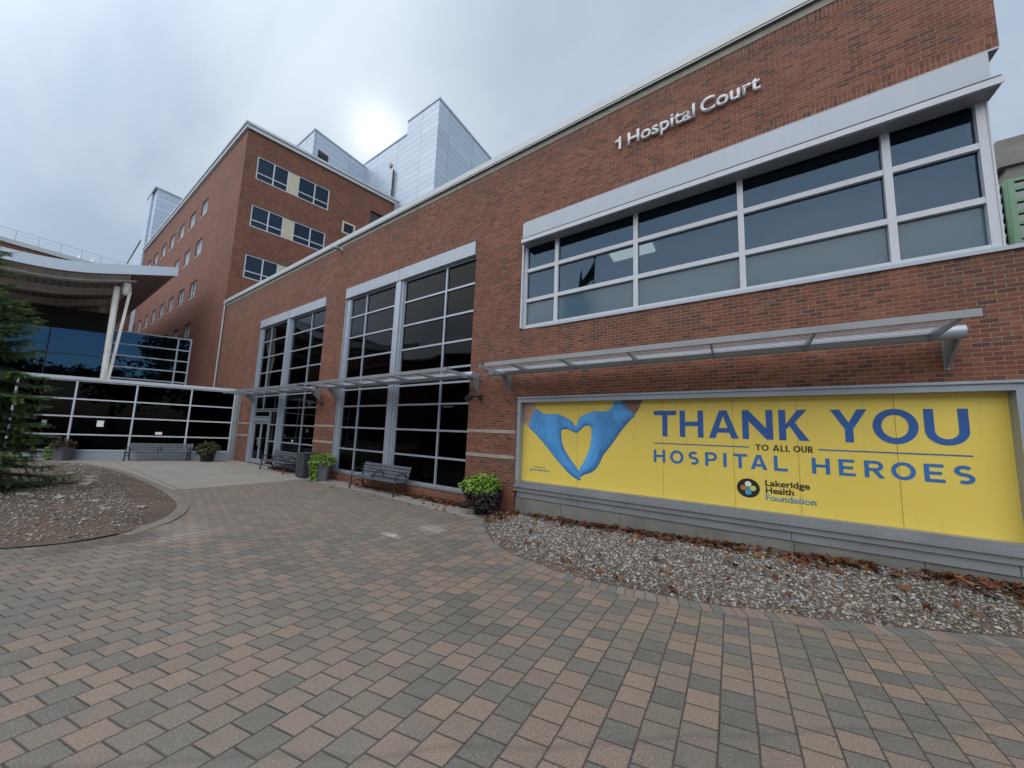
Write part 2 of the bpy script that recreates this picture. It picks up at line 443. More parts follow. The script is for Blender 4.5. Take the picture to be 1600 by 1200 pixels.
# ------------------------------------------------------------------ ground
def paver_mat():
    t = NT('clay_and_grey_pavers')
    g = t.pos(); pos = g.outputs['Position']; P = t.sep(pos)
    # slight irregularity of the laying
    wob = t.noise(pos, 0.7, 2, 0.5, out=1)
    ws = t.sep(wob)
    X = t.math('ADD', P[0], t.math('MULTIPLY', t.math('SUBTRACT', ws[0], 0.5), 0.035))
    Y = t.math('ADD', P[1], t.math('MULTIPLY', t.math('SUBTRACT', ws[1], 0.5), 0.035))
    rw, bl = 0.2275, 0.201
    ur = t.math('DIVIDE', t.math('ADD', X, 0.133), rw)
    row = t.math('FLOOR', ur); fu = t.math('SUBTRACT', ur, row)
    wr = t.N.new('ShaderNodeTexWhiteNoise'); wr.noise_dimensions = '1D'; t.L.new(row, wr.inputs['W'])
    v = t.math('ADD', t.math('DIVIDE', t.math('SUBTRACT', Y, t.math('MULTIPLY', X, 0.235)), bl), t.math('ADD', t.math('ADD', 0.33, t.math('MULTIPLY', t.math('MODULO', t.math('ABSOLUTE', row), 2.0), 0.5)), t.math('MULTIPLY', wr.outputs['Value'], 0.06)))
    col = t.math('FLOOR', v); fv = t.math('SUBTRACT', v, col)
    du = t.math('MULTIPLY', t.math('MINIMUM', fu, t.math('SUBTRACT', 1.0, fu)), rw)
    dv = t.math('MULTIPLY', t.math('MINIMUM', fv, t.math('SUBTRACT', 1.0, fv)), bl)
    jit = t.math('MULTIPLY', t.noise(pos, 38, 5, 0.75), 0.0042)
    edge = t.math('SUBTRACT', t.math('MINIMUM', du, dv), jit)
    m = t.math('SUBTRACT', 1.0, t.math('DIVIDE', t.math('SUBTRACT', edge, 0.0022), 0.0026), clamp=True)
    soft = t.math('SUBTRACT', 1.0, t.math('DIVIDE', edge, 0.012), clamp=True)
    wn = t.N.new('ShaderNodeTexWhiteNoise'); wn.noise_dimensions = '2D'; t.L.new(t.comb(row, col), wn.inputs['Vector'])
    rnd = wn.outputs['Value']; rc = t.sep(wn.outputs['Color'])
    # blended pavers: the colour drifts within a stone as well as between stones
    patch = t.noise(pos, 0.9, 3, 0.5)
    drift = t.noise(t.comb(t.math('ADD', P[0], t.math('MULTIPLY', rc[1], 50.0)), t.math('ADD', P[1], t.math('MULTIPLY', rc[2], 50.0))), 4.0, 2)
    key = t.math('ADD', t.math('ADD', t.math('MULTIPLY', rnd, 0.72), t.math('MULTIPLY', t.math('SUBTRACT', patch, 0.5), 0.9)), t.math('ADD', 0.1, t.math('MULTIPLY', t.math('SUBTRACT', drift, 0.5), 0.6)))
    c = t.ramp(key, [(0.04, (0.100, 0.097, 0.085)), (0.28, (0.124, 0.118, 0.102)), (0.38, (0.146, 0.124, 0.102)), (0.58, (0.172, 0.131, 0.103)), (0.82, (0.194, 0.140, 0.106)), (1.0, (0.19, 0.150, 0.117))])
    c = t.mix(1.0, c, t.ramp(rc[0], [(0, (0.88, 0.88, 0.88)), (1, (1.1, 1.1, 1.1))]), 'MULTIPLY')
    # aggregate speckle
    sp = t.noise(pos, 105, 4, 0.85)
    c = t.mix(1.0, c, t.ramp(sp, [(0.38, (0.42, 0.42, 0.42)), (0.50, (0.93, 0.93, 0.93)), (0.62, (1.75, 1.75, 1.72))]), 'MULTIPLY')
    vo = t.N.new('ShaderNodeTexVoronoi'); vo.inputs['Scale'].default_value = 95; t.L.new(pos, vo.inputs['Vector'])
    wv = t.sep(vo.outputs['Color'])
    spark = t.math('MULTIPLY', t.math('LESS_THAN', vo.outputs['Distance'], 0.28), t.math('GREATER_THAN', wv[0], 0.78))
    c = t.mix(t.math('MULTIPLY', spark, 0.6), c, (0.42, 0.40, 0.36))
    # worn, dusty and greyed further off towards the doors (foot traffic)
    dirt = t.noise(pos, 0.35, 6, 0.65)
    c = t.mix(t.math('MULTIPLY', t.ramp(dirt, [(0.38, (0, 0, 0)), (0.72, (1, 1, 1))]), 0.5), c, (0.17, 0.155, 0.135))
    wear = t.math('MULTIPLY', t.math('SUBTRACT', t.math('MULTIPLY', t.math('ADD', t.math('MULTIPLY', P[0], -0.1), t.math('MULTIPLY', P[1], 0.06)), 1.0), 0.35), 1.2, clamp=True)
    c = t.mix(t.math('MULTIPLY', wear, 0.55), c, t.mix(rnd, (0.165, 0.146, 0.122), (0.19, 0.160, 0.13)))
    # pale salt spots and a chalky smear
    def spot(x, y, rx, ry, stren, colr, c):
        dx = t.math('DIVIDE', t.math('SUBTRACT', P[0], x), rx); dy = t.math('DIVIDE', t.math('SUBTRACT', P[1], y), ry)
        d2 = t.math('ADD', t.math('MULTIPLY', dx, dx), t.math('MULTIPLY', dy, dy))
        f = t.math('SUBTRACT', 1.0, t.math('ADD', d2, t.math('MULTIPLY', t.math('SUBTRACT', t.noise(pos, 9, 5, 0.7), 0.5), 3.2)), clamp=True)
        return t.mix(t.math('MULTIPLY', f, stren), c, colr)
    c = spot(-5.49, 4.38, 0.32, 0.13, 0.5, (0.55, 0.53, 0.5), c)
    c = spot(-5.25, 5.2, 0.42, 0.3, 0.35, (0.5, 0.48, 0.45), c)
    c = spot(-8.4, 2.0, 0.9, 0.55, 0.2, (0.42, 0.40, 0.37), c)
    # soil washed out of the planting bed
    c = spot(-8.7, 1.45, 0.7, 0.5, 0.8, (0.075, 0.062, 0.05), c)
    c = spot(-8.55, 0.75, 0.45, 0.6, 0.75, (0.075, 0.06, 0.048), c)
    # narrow dark band running diagonally across the paving
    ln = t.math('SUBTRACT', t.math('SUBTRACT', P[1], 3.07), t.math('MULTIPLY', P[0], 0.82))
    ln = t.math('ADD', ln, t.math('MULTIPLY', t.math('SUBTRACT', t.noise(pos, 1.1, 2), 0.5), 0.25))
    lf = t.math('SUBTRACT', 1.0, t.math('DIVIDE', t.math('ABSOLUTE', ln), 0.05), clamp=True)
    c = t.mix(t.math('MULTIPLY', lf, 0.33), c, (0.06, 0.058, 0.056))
    # dark gum spots
    v2 = t.N.new('ShaderNodeTexVoronoi'); v2.inputs['Scale'].default_value = 1.1; t.L.new(pos, v2.inputs['Vector'])
    g2 = t.sep(v2.outputs['Color'])
    gum = t.math('MULTIPLY', t.math('LESS_THAN', v2.outputs['Distance'], 0.018), t.math('GREATER_THAN', g2[1], 0.55))
    c = t.mix(t.math('MULTIPLY', gum, 0.8), c, (0.04, 0.036, 0.034))
    jn = t.noise(pos, 1.4, 5, 0.7)
    jc = t.ramp(jn, [(0.3, (0.03, 0.027, 0.023)), (0.55, (0.07, 0.06, 0.05)), (0.66, (0.055, 0.065, 0.03)), (0.78, (0.14, 0.125, 0.10))])
    c = t.mix(m, c, jc)
    rough = t.math('ADD', 0.62, t.math('MULTIPLY', sp, 0.3))
    t.set(Base_Color=c, Roughness=rough)
    h = t.math('ADD', t.math('ADD', t.math('MULTIPLY', m, -1.2), t.math('MULTIPLY', t.math('MULTIPLY', soft, soft), -0.5)),
               t.math('ADD', t.math('MULTIPLY', sp, 0.22), t.math('ADD', t.math('MULTIPLY', rnd, 0.3), t.math('MULTIPLY', t.math('MULTIPLY', t.math('SUBTRACT', fu, 0.5), t.math('SUBTRACT', rc[2], 0.5)), 0.6))))
    t.bump(h, 0.8, 0.007)
    return t.mat
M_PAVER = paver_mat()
def apron_mat():
    t = NT('concrete_apron')
    pos = t.pos().outputs['Position']; P = t.sep(pos)
    n = t.noise(pos, 0.8, 6, 0.65); f = t.noise(pos, 55, 4, 0.75)
    c = t.mix(n, (0.20, 0.19, 0.168), (0.30, 0.285, 0.255))
    c = t.mix(1.0, c, t.ramp(f, [(0.3, (0.78, 0.78, 0.78)), (0.7, (1.18, 1.18, 1.18))]), 'MULTIPLY')
    def line(x, s, w, o):
        q = t.math('DIVIDE', t.math('ADD', x, o), s); fr = t.math('FRACT', q)
        d = t.math('MULTIPLY', t.math('MINIMUM', fr, t.math('SUBTRACT', 1.0, fr)), s)
        return t.math('LESS_THAN', d, w)
    m = t.math('MAXIMUM', line(P[0], 2.6, 0.011, 13.7 + 40), line(P[1], 2.9, 0.011, 40.4))
    c = t.mix(m, c, (0.05, 0.045, 0.04))
    st = t.noise(pos, 1.7, 7, 0.7)
    c = t.mix(t.math('MULTIPLY', t.ramp(st, [(0.52, (0, 0, 0)), (0.7, (1, 1, 1))]), 0.4), c, (0.11, 0.1, 0.085))
    t.set(Base_Color=c, Roughness=0.85); t.bump(t.math('SUBTRACT', f, t.math('MULTIPLY', m, 2.0)), 0.5, 0.004)
    return t.mat
M_APRON = apron_mat()
M_KERB = plain('concrete_kerb', (0.155, 0.138, 0.118), 0.9, var=0.22, scale=2.5, bump=0.4, grime=0.5)
def dirt_mat():
    t = NT('bed_soil')
    pos = t.pos().outputs['Position']
    a = t.noise(pos, 0.9, 5, 0.6); b = t.noise(pos, 26, 5, 0.75)
    c = t.ramp(a, [(0.3, (0.075, 0.058, 0.045)), (0.5, (0.115, 0.085, 0.062)), (0.62, (0.128, 0.086, 0.06)), (0.75, (0.15, 0.128, 0.105))])
    c = t.mix(1.0, c, t.ramp(b, [(0.28, (0.4, 0.4, 0.4)), (0.55, (1.05, 1.05, 1.05)), (0.75, (1.9, 1.9, 1.85))]), 'MULTIPLY')
    t.set(Base_Color=c, Roughness=0.95); t.bump(b, 0.9, 0.03)
    return t.mat
M_DIRT = dirt_mat()
M_GROUND = plain('distant_asphalt', (0.07, 0.07, 0.068), 0.9, var=0.2, scale=0.4)

g = MB(); g.add([(-900, -900, -0.03), (900, -900, -0.03), (900, 900, -0.03), (-900, 900, -0.03)], [(0, 1, 2, 3)])
structure(g.build('ground', M_GROUND))
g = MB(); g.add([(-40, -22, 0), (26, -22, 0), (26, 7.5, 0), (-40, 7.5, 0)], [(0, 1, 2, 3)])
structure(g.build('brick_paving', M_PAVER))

BED_L = [(-26.6, -0.6), (-25.5, 0.8), (-24.3, 1.75), (-21.6, 2.35), (-19.4, 2.6), (-16.7, 2.69), (-14.4, 2.72), (-12.7, 2.67), (-11.1, 2.52), (-10.05, 2.2),
         (-9.45, 1.85), (-8.95, 1.3), (-8.87, 0.73), (-9.16, 0.1), (-9.9, -1.0), (-11.2, -2.6), (-13.5, -4.6), (-18, -6.0), (-24, -6.2), (-27.5, -4.5)]
BED_R = [(-4.62, 7.36), (-5.02, 7.3), (-5.06, 6.95), (-4.92, 6.5), (-4.62, 6.1), (-4.25, 5.7), (-3.83, 5.37), (-3.3, 5.08), (-2.6, 4.87), (-1.92, 4.83), (-1.07, 4.94), (-0.35, 5.12),
         (0.3, 5.35), (0.91, 5.61), (1.5, 5.89), (2.05, 6.18), (2.62, 6.5), (3.2, 6.85), (3.9, 7.36)]
def smooth_closed(pts, n=4, closed=True):
    out = []
    m = len(pts)
    for i in range(m if closed else m - 1):
        p0 = pts[(i - 1) % m] if closed or i > 0 else pts[i]
        p1, p2 = pts[i], pts[(i + 1) % m]
        p3 = pts[(i + 2) % m] if closed or i + 2 < m else p2
        for k in range(n):
            u = k / n
            out.append(tuple(0.5 * (2 * p1[j] + (p2[j] - p0[j]) * u + (2 * p0[j] - 5 * p1[j] + 4 * p2[j] - p3[j]) * u * u + (3 * p1[j] - p0[j] - 3 * p2[j] + p3[j]) * u ** 3) for j in range(2)))
    if not closed: out.append(pts[-1])
    return out
def inside(p, poly):
    x, y = p; c = False; j = len(poly) - 1
    for i in range(len(poly)):
        xi, yi = poly[i]; xj, yj = poly[j]
        if (yi > y) != (yj > y) and x < (xj - xi) * (y - yi) / (yj - yi) + xi: c = not c
        j = i
    return c
def dist_edge(p, poly):
    best = 9e9; px, py = p
    for i in range(len(poly)):
        ax, ay = poly[i]; bx, by = poly[(i + 1) % len(poly)]
        dx, dy = bx - ax, by - ay
        tt = max(0, min(1, ((px - ax) * dx + (py - ay) * dy) / (dx * dx + dy * dy + 1e-12)))
        best = min(best, math.hypot(px - ax - dx * tt, py - ay - dy * tt))
    return best
SL = smooth_closed(BED_L); SR = [BED_R[0]] + smooth_closed(BED_R[1:-1], 4, False) + [BED_R[-1]]

def hL(x, y):
    d = dist_edge((x, y), BED_L)
    return 0.012 + 0.16 * (1 - math.exp(-d / 1.6)) + 0.02 * mnoise.noise(Vector((x * 1.3, y * 1.3, 0)))
def hR(x, y):
    w = max(0, min(1, (x + 4.7) / 7.9))
    zw = 0.075 + 0.30 * w ** 1.4
    d = dist_open((x, y), BED_R[1:])
    tot = d + max(0.001, 7.38 - y)
    f = d / tot
    return 0.012 + zw * (f ** 0.8) + 0.012 * mnoise.noise(Vector((x * 2.3, y * 2.3, 5)))
def dist_open(p, line):
    best = 9e9; px, py = p
    for i in range(len(line) - 1):
        ax, ay = line[i]; dx, dy = line[i + 1][0] - ax, line[i + 1][1] - ay
        tt = max(0, min(1, ((px - ax) * dx + (py - ay) * dy) / (dx * dx + dy * dy + 1e-12)))
        best = min(best, math.hypot(px - ax - dx * tt, py - ay - dy * tt))
    return best
def bed_mesh(name, poly, hf, step, mat):
    bm = bmesh.new()
    xs = [p[0] for p in poly]; ys = [p[1] for p in poly]
    vs = [bm.verts.new((x, y, 0)) for x, y in poly]
    f = bm.faces.new(vs)
    x = min(xs) + step
    while x < max(xs):
        bmesh.ops.bisect_plane(bm, geom=bm.verts[:] + bm.edges[:] + bm.faces[:], plane_co=(x, 0, 0), plane_no=(1, 0, 0)); x += step
    y = min(ys) + step
    while y < max(ys):
        bmesh.ops.bisect_plane(bm, geom=bm.verts[:] + bm.edges[:] + bm.faces[:], plane_co=(0, y, 0), plane_no=(0, 1, 0)); y += step
    for v in bm.verts: v.co.z = hf(v.co.x, v.co.y)
    bmesh.ops.recalc_face_normals(bm, faces=bm.faces)
    me = bpy.data.meshes.new(name); bm.to_mesh(me); bm.free()
    me.polygons.foreach_set('use_smooth', [True] * len(me.polygons))
    me.materials.append(mat)
    o = link(name, me); return structure(o)
bed_mesh('planting_bed', SL, hL, 0.35, M_DIRT)
bed_mesh('gravel_bed', SR, hR, 0.2, M_DIRT)

# concrete apron before the entrance and strip along the lobby windows
g = MB()
ap = [(-13.68, 2.9), (-13.72, 6.72), (-12.4, 6.62), (-9.3, 6.68), (-7.2, 6.52), (-5.6, 6.45), (-4.98, 6.42), (-4.95, 6.6), (-5.08, 6.95), (-5.04, 7.3), (-4.64, 7.38), (-30, 7.4), (-30, 1.0), (-26, 1.0), (-24.4, 1.98), (-21.6, 2.55), (-19.4, 2.8), (-16.7, 2.88)]
tri = tessellate_polygon([[Vector((x, y, 0)) for x, y in ap]])
g.add([(x, y, 0.004) for x, y in ap], [tuple(t_) for t_ in tri])
structure(g.build('concrete_apron', M_APRON))

# kerb round the left bed
def offset_line(pts, d):
    out = []
    for i, p in enumerate(pts):
        a = pts[max(0, i - 1)]; b = pts[min(len(pts) - 1, i + 1)]
        dx, dy = b[0] - a[0], b[1] - a[1]; l = math.hypot(dx, dy) or 1
        out.append((p[0] - dy / l * d, p[1] + dx / l * d))
    return out
kl = smooth_closed(BED_L[0:12], 5, False)
g = MB()
ki, ko = offset_line(kl, -0.02), offset_line(kl, 0.2)
for i in range(len(kl) - 1):
    z = 0.035 if i < len(kl) - 8 else 0.035 - 0.004 * (i - len(kl) + 8)
    z2 = z if i + 1 < len(kl) - 8 else 0.035 - 0.004 * max(0, (i + 1 - len(kl) + 8))
    a, b, c, d = ki[i], ki[i + 1], ko[i + 1], ko[i]
    g.add([(*a, z), (*b, z2), (*c, z2 - 0.01), (*d, z - 0.01), (*a, -0.01), (*b, -0.01), (*c, -0.01), (*d, -0.01)],
          [(0, 1, 2, 3), (3, 2, 6, 7), (0, 4, 5, 1)], 0, False)
structure(g.build('kerb', M_KERB))

# soldier row of pavers round the gravel bed
def set_tone(me, cols):
    a = me.color_attributes.new('tone', 'FLOAT_COLOR', 'CORNER')
    buf = []
    for p, c in zip(me.polygons, cols):
        buf += list(c) * len(p.vertices)
    a.data.foreach_set('color', buf)
edge = smooth_closed(BED_R[1:-1], 24, False)
acc = 0; marks = [edge[0]]; need = 0.105
for i in range(1, len(edge)):
    a, b = edge[i - 1], edge[i]; l = math.hypot(b[0] - a[0], b[1] - a[1])
    acc += l
    if acc >= need: marks.append(b); acc = 0
mo = offset_line(marks, -0.205); mi_ = offset_line(marks, 0.01)
g = MB(); cols = []
for i in range(len(marks) - 1):
    def lerp(p, q, t): return (p[0] + (q[0] - p[0]) * t, p[1] + (q[1] - p[1]) * t)
    a, b = lerp(mi_[i], mi_[i + 1], 0.035), lerp(mi_[i], mi_[i + 1], 0.965)
    c, d = lerp(mo[i], mo[i + 1], 0.965), lerp(mo[i], mo[i + 1], 0.035)
    z = 0.012 + random.uniform(-0.003, 0.003)
    g.add([(*a, z), (*b, z), (*c, z - 0.004), (*d, z - 0.004), (*a, -0.02), (*b, -0.02), (*c, -0.02), (*d, -0.02)], [(0, 1, 2, 3), (3, 2, 6, 7), (0, 4, 5, 1), (1, 5, 6, 2), (0, 3, 7, 4)])
    k = random.random(); cc = (0.125, 0.126, 0.116, 1) if k < 0.35 else ((0.19, 0.145, 0.12, 1) if k < 0.8 else (0.19, 0.165, 0.145, 1))
    cols += [cc] * 5
M_EDGE = attr_mat('edging_paver', rough=0.85, bump=0.3, scale=70)
me = g.mesh('brick_edging', M_EDGE); set_tone(me, cols)
structure(link('brick_edging', me))
# dark joint strip under the edging
g = MB()
for i in range(len(marks) - 1):
    g.add([(*mi_[i], 0.003), (*mi_[i + 1], 0.003), (*mo[i + 1], 0.003), (*mo[i], 0.003)], [(0, 1, 2, 3)])
structure(g.build('edging_bedding', plain('joint_sand', (0.06, 0.05, 0.042), 0.95)))

# ------------------------------------------------------------------ gravel stones
ICO = None
def ico():
    bm = bmesh.new(); bmesh.ops.create_icosphere(bm, subdivisions=1, radius=1.0)
    vs = [v.co.copy() for v in bm.verts]; fs = [tuple(v.index for v in f.verts) for f in bm.faces]; bm.free(); return vs, fs
ICOV, ICOF = ico()
def stones(name, poly, hf, n, smin, smax, palette, seed, dens=None):
    rnd = random.Random(seed)
    xs = [p[0] for p in poly]; ys = [p[1] for p in poly]
    V = []; Fc = []; C = []
    made = 0
    while made < n:
        x = rnd.uniform(min(xs), max(xs)); y = rnd.uniform(min(ys), max(ys))
        if not inside((x, y), poly): continue
        if dens and rnd.random() > dens(x, y): continue
        made += 1
        s = smin + (smax - smin) * rnd.random() ** 2.2
        a, b, c_ = s * rnd.uniform(0.8, 1.35), s * rnd.uniform(0.65, 1.0), s * rnd.uniform(0.4, 0.75)
        R = (Matrix.Rotation(rnd.uniform(0, 6.28), 3, 'Z') @ Matrix.Rotation(rnd.gauss(0, 0.35), 3, 'X') @ Matrix.Rotation(rnd.gauss(0, 0.35), 3, 'Y'))
        z = hf(x, y) + c_ * rnd.uniform(0.1, 0.8)
        base = len(V)
        for v in ICOV:
            k = 1 + rnd.uniform(-0.16, 0.16)
            q = R @ Vector((v.x * a * k, v.y * b * k, v.z * c_ * k))
            V.append((x + q.x, y + q.y, z + q.z))
        col = rnd.choice(palette); j = rnd.uniform(0.75, 1.2)
        col = (col[0] * j, col[1] * j, col[2] * j, 1)
        for f in ICOF:
            Fc.append((base + f[0], base + f[1], base + f[2])); C.append(col)
    me = bpy.data.meshes.new(name); me.from_pydata(V, [], Fc)
    me.polygons.foreach_set('use_smooth', [True] * len(Fc))
    me.materials.append(M_STONES); set_tone(me, C)
    o = link(name, me)
    return o
M_STONES = attr_mat('river_stone', rough=0.75, bump=0.15, scale=90, gain=0.97)
PAL_R = [(0.36, 0.35, 0.325), (0.27, 0.255, 0.23), (0.21, 0.20, 0.185), (0.20, 0.165, 0.13), (0.15, 0.145, 0.14), (0.11, 0.105, 0.10), (0.25, 0.21, 0.16), (0.075, 0.072, 0.07), (0.42, 0.41, 0.38), (0.21, 0.155, 0.12), (0.30, 0.29, 0.27), (0.13, 0.115, 0.10)]
tag(stones('river_gravel', SR, hR, 24000, 0.009, 0.027, PAL_R, 3, lambda x, y: min(1.0, (0.30 if x < -0.6 else 0.75) + 1.1 * dist_open((x, y), BED_R[1:-1]) ** 1.3)),
    'pale rounded river gravel filling the bed under the yellow banner', 'gravel', kind='stuff')
PAL_L = [(0.24, 0.22, 0.20), (0.19, 0.165, 0.14), (0.15, 0.12, 0.095), (0.30, 0.28, 0.26), (0.12, 0.095, 0.075), (0.21, 0.17, 0.135), (0.36, 0.34, 0.32)]
def dL(x, y):
    n = mnoise.noise(Vector((x * 0.35, y * 0.5, 2)))
    bare = 0.12 if (y > 1.9 - 0.05 * (x + 12) and x > -22) else 1.0
    return max(0.08, min(1, 0.92 + n)) * bare
tag(stones('bed_gravel', SL, hL, 24000, 0.012, 0.034, PAL_L, 5, dL), 'grey brown gravel and wood chips over soil in the left bed', 'gravel', kind='stuff')
M_PSTONE = plain('pale_flat_stone', (0.27, 0.25, 0.22), 0.85, var=0.2, scale=9, bump=0.3)
PAL_W = [(0.52, 0.50, 0.46), (0.44, 0.41, 0.37)]
for (x, y, s) in [(-16.3, 1.62, 0.17), (-15.6, 1.5, 0.15), (-17.4, 1.75, 0.12), (-13.1, 0.9, 0.1), (-12.2, 1.35, 0.09), (-18.6, 1.4, 0.1), (-11.0, 1.9, 0.08), (-14.0, 0.4, 0.09)]:
    g = MB(); rr = random.Random(int(x * 100))
    R = Matrix.Rotation(rr.uniform(0, 6), 3, 'Z')
    vs = []
    for v in ICOV:
        k = rr.uniform(0.8, 1.15); q = R @ Vector((v.x * s * 1.5 * k, v.y * s * k, v.z * s * 0.45 * k)); vs.append((x + q.x, y + q.y, hL(x, y) + 0.02 + q.z))
    g.add(vs, ICOF)
    if s > 0.14: lab = 'flat pale stone, larger slab of the pair lying in the soil bed' if s > 0.16 else 'flat pale stone, smaller of the pair lying in the soil bed'
    else: lab = 'loose pale stone lying on the gravel of the left bed'
    o = g.build('pale_stone', M_PSTONE)
    tag(o, lab, 'stone', 'pale stones scattered in the left bed')

# ------------------------------------------------------------------ fallen leaves
def leaves(name, spots, seed, label):
    rnd = random.Random(seed); g = MB(); cols = []
    pal = [(0.20, 0.065, 0.025), (0.13, 0.045, 0.022), (0.26, 0.10, 0.03), (0.09, 0.04, 0.022), (0.30, 0.15, 0.045), (0.17, 0.04, 0.022), (0.15, 0.08, 0.04)]
    for (x, y, z) in spots:
        s = rnd.uniform(0.026, 0.06)
        R = Matrix.Rotation(rnd.uniform(0, 6.28), 3, 'Z') @ Matrix.Rotation(rnd.gauss(0, 0.5), 3, 'X') @ Matrix.Rotation(rnd.gauss(0, 0.4), 3, 'Y')
        pts = []
        for k in range(10):
            a = 2 * pi * k / 10; r = s * (1.25 if k % 2 == 0 else 0.62) * rnd.uniform(0.8, 1.15)
            q = Vector((r * cos(a), r * sin(a), 0.35 * s * (cos(a) ** 2) + rnd.uniform(-0.1, 0.1) * s))
            q = R @ q; pts.append((x + q.x, y + q.y, z + q.z + 0.012))
        c = (x, y, z + 0.012)
        g.add([c] + pts, [(0, 1 + k, 1 + (k + 1) % 10) for k in range(10)], 0, True)
        col = rnd.choice(pal); j = rnd.uniform(0.7, 1.25)
        cols += [(col[0] * j, col[1] * j, col[2] * j, 1)] * 10
    me = g.mesh(name, M_LEAF, fix=False); set_tone(me, cols)
    return tag(link(name, me), label, 'leaves', kind='stuff')
M_LEAF = attr_mat('dry_leaf', rough=0.7, scale=60, transl=0.15, gain=0.72)
rnd = random.Random(11)
sp = []
for i in range(1150):
    x = rnd.uniform(-4.6, 3.3); d = abs(rnd.gauss(0, 0.16)) + 0.02
    if mnoise.noise(Vector((x * 1.3, 0, 9))) < -0.25 and rnd.random() < 0.8: continue
    y = 7.36 - d
    if inside((x, y), SR): sp.append((x, y, hR(x, y) + rnd.uniform(0.0, 0.05)))
for i in range(130):
    x = rnd.uniform(-5.0, 3.0); y = rnd.uniform(5.0, 7.3)
    if inside((x, y), SR): sp.append((x, y, hR(x, y) + 0.03))
for i in range(60):
    x = rnd.gauss(-4.75, 0.2); y = rnd.gauss(6.8, 0.3)
    if inside((x, y), SR): sp.append((x, y, hR(x, y) + 0.02))
leaves('gravel_leaves', sp, 1, 'rusty fallen leaves drifted along the wall base on the gravel')
sp = []
for i in range(1300):
    x = rnd.triangular(-9.3, -5.72, -6.6); d = abs(rnd.gauss(0, 0.12)) + 0.015
    sp.append((x, 7.37 - d, 0.004 + rnd.uniform(0, 0.05)))
for i in range(110): sp.append((rnd.uniform(-11.6, -9.0), 7.36 - abs(rnd.gauss(0, 0.14)), 0.006))
for i in range(150): sp.append((rnd.uniform(-18.4, -15.4), 7.34 - abs(rnd.gauss(0, 0.16)), 0.006 + rnd.uniform(0, 0.03)))
for i in range(40): sp.append((rnd.uniform(-13, -5.2), rnd.uniform(6.3, 7.3), 0.006))
leaves('apron_leaves', sp, 2, 'brown fallen leaves blown under the benches and along the lobby wall')

# ------------------------------------------------------------------ main building
Z = Vector((0, 0, 1))
def frame(ox, oy, ang, flip=1):
    u = Vector((cos(ang), sin(ang), 0)); n = Vector((sin(ang), -cos(ang), 0)) * flip
    return (Vector((ox, oy, 0)), u, n)
FA = frame(0, 7.4, 0)               # main facade: u = x, d>0 towards the plaza
def grid(F, name, u0, u1, z0, z1, vs, hs, fw, d0, d1, gd, parent, gmat, fmat, border=True, hw=None, skip=None, frost=None):
    """window: frame mesh (part) with its panes as one child"""
    f = MB(); hw = hw or fw
    for x in vs: f.fbox(F, x - fw / 2, x + fw / 2, d0, d1, z0, z1)
    if border:
        f.fbox(F, u0, u0 + fw, d0, d1, z0, z1); f.fbox(F, u1 - fw, u1, d0, d1, z0, z1)
        f.fbox(F, u0 + 0.003, u1 - 0.003, d0 + 0.004, d1 - 0.004, z0 + 0.001, z0 + hw); f.fbox(F, u0 + 0.003, u1 - 0.003, d0 + 0.004, d1 - 0.004, z1 - hw, z1 - 0.001)
    for z in hs: f.fbox(F, u0 + 0.003, u1 - 0.003, d0 + 0.006, d1 - 0.006, z - hw / 2, z + hw / 2)
    fo = f.build(name, fmat, parent)
    g = MB()
    xs = [u0] + list(vs) + [u1]; zs = [z0] + list(hs) + [z1]
    fr = MB()
    for i in range(len(xs) - 1):
        for j in range(len(zs) - 1):
            if skip and skip(i, j): continue
            (fr if frost and frost(i, j) else g).fbox(F, xs[i] + 0.004, xs[i + 1] - 0.004, gd - 0.012, gd, zs[j] + 0.004, zs[j + 1] - 0.004)
    if g.v: g.build('glass', gmat, fo)
    if fr.v: fr.build('frosted_glass', M_FROST, fo)
    return fo

main = thing('hospital_building', 'long two storey red brick building with tall gridded lobby windows and an office window band', 'building', (-12, 7.4, 0))
YB = -0.32                          # back of the front wall (d)
w = MB()
def W(u0, u1, z0, z1, m=0): w.fbox(FA, u0, u1, YB, 0, z0, z1, m)
XL, XR = -28.3, 3.37
# top band over everything
W(XL, XR, 9.73, 9.93, 1)
W(XL, XR, 8.09, 9.73)
W(XL, -21.9, 0.0, 8.09); W(-14.9, -13.35, 0.22, 8.09); W(-6.3, -4.64, 0.22, 8.09)
W(-14.9, -13.35, 0, 0.22, 1); W(-6.3, -4.62, 0, 0.22, 1)
W(-21.9, -14.9, 7.885, 8.09, 1); W(-13.35, -6.3, 7.885, 8.09, 1); W(-4.64, XR, 7.885, 8.09, 1)
W(-13.35, -6.3, 0, 0.31, 1); W(-18.62, -14.9, 0, 0.12, 1)
W(-4.64, 9.5, 3.0, 4.80); W(3.27, 9.5, 0, 3.0)
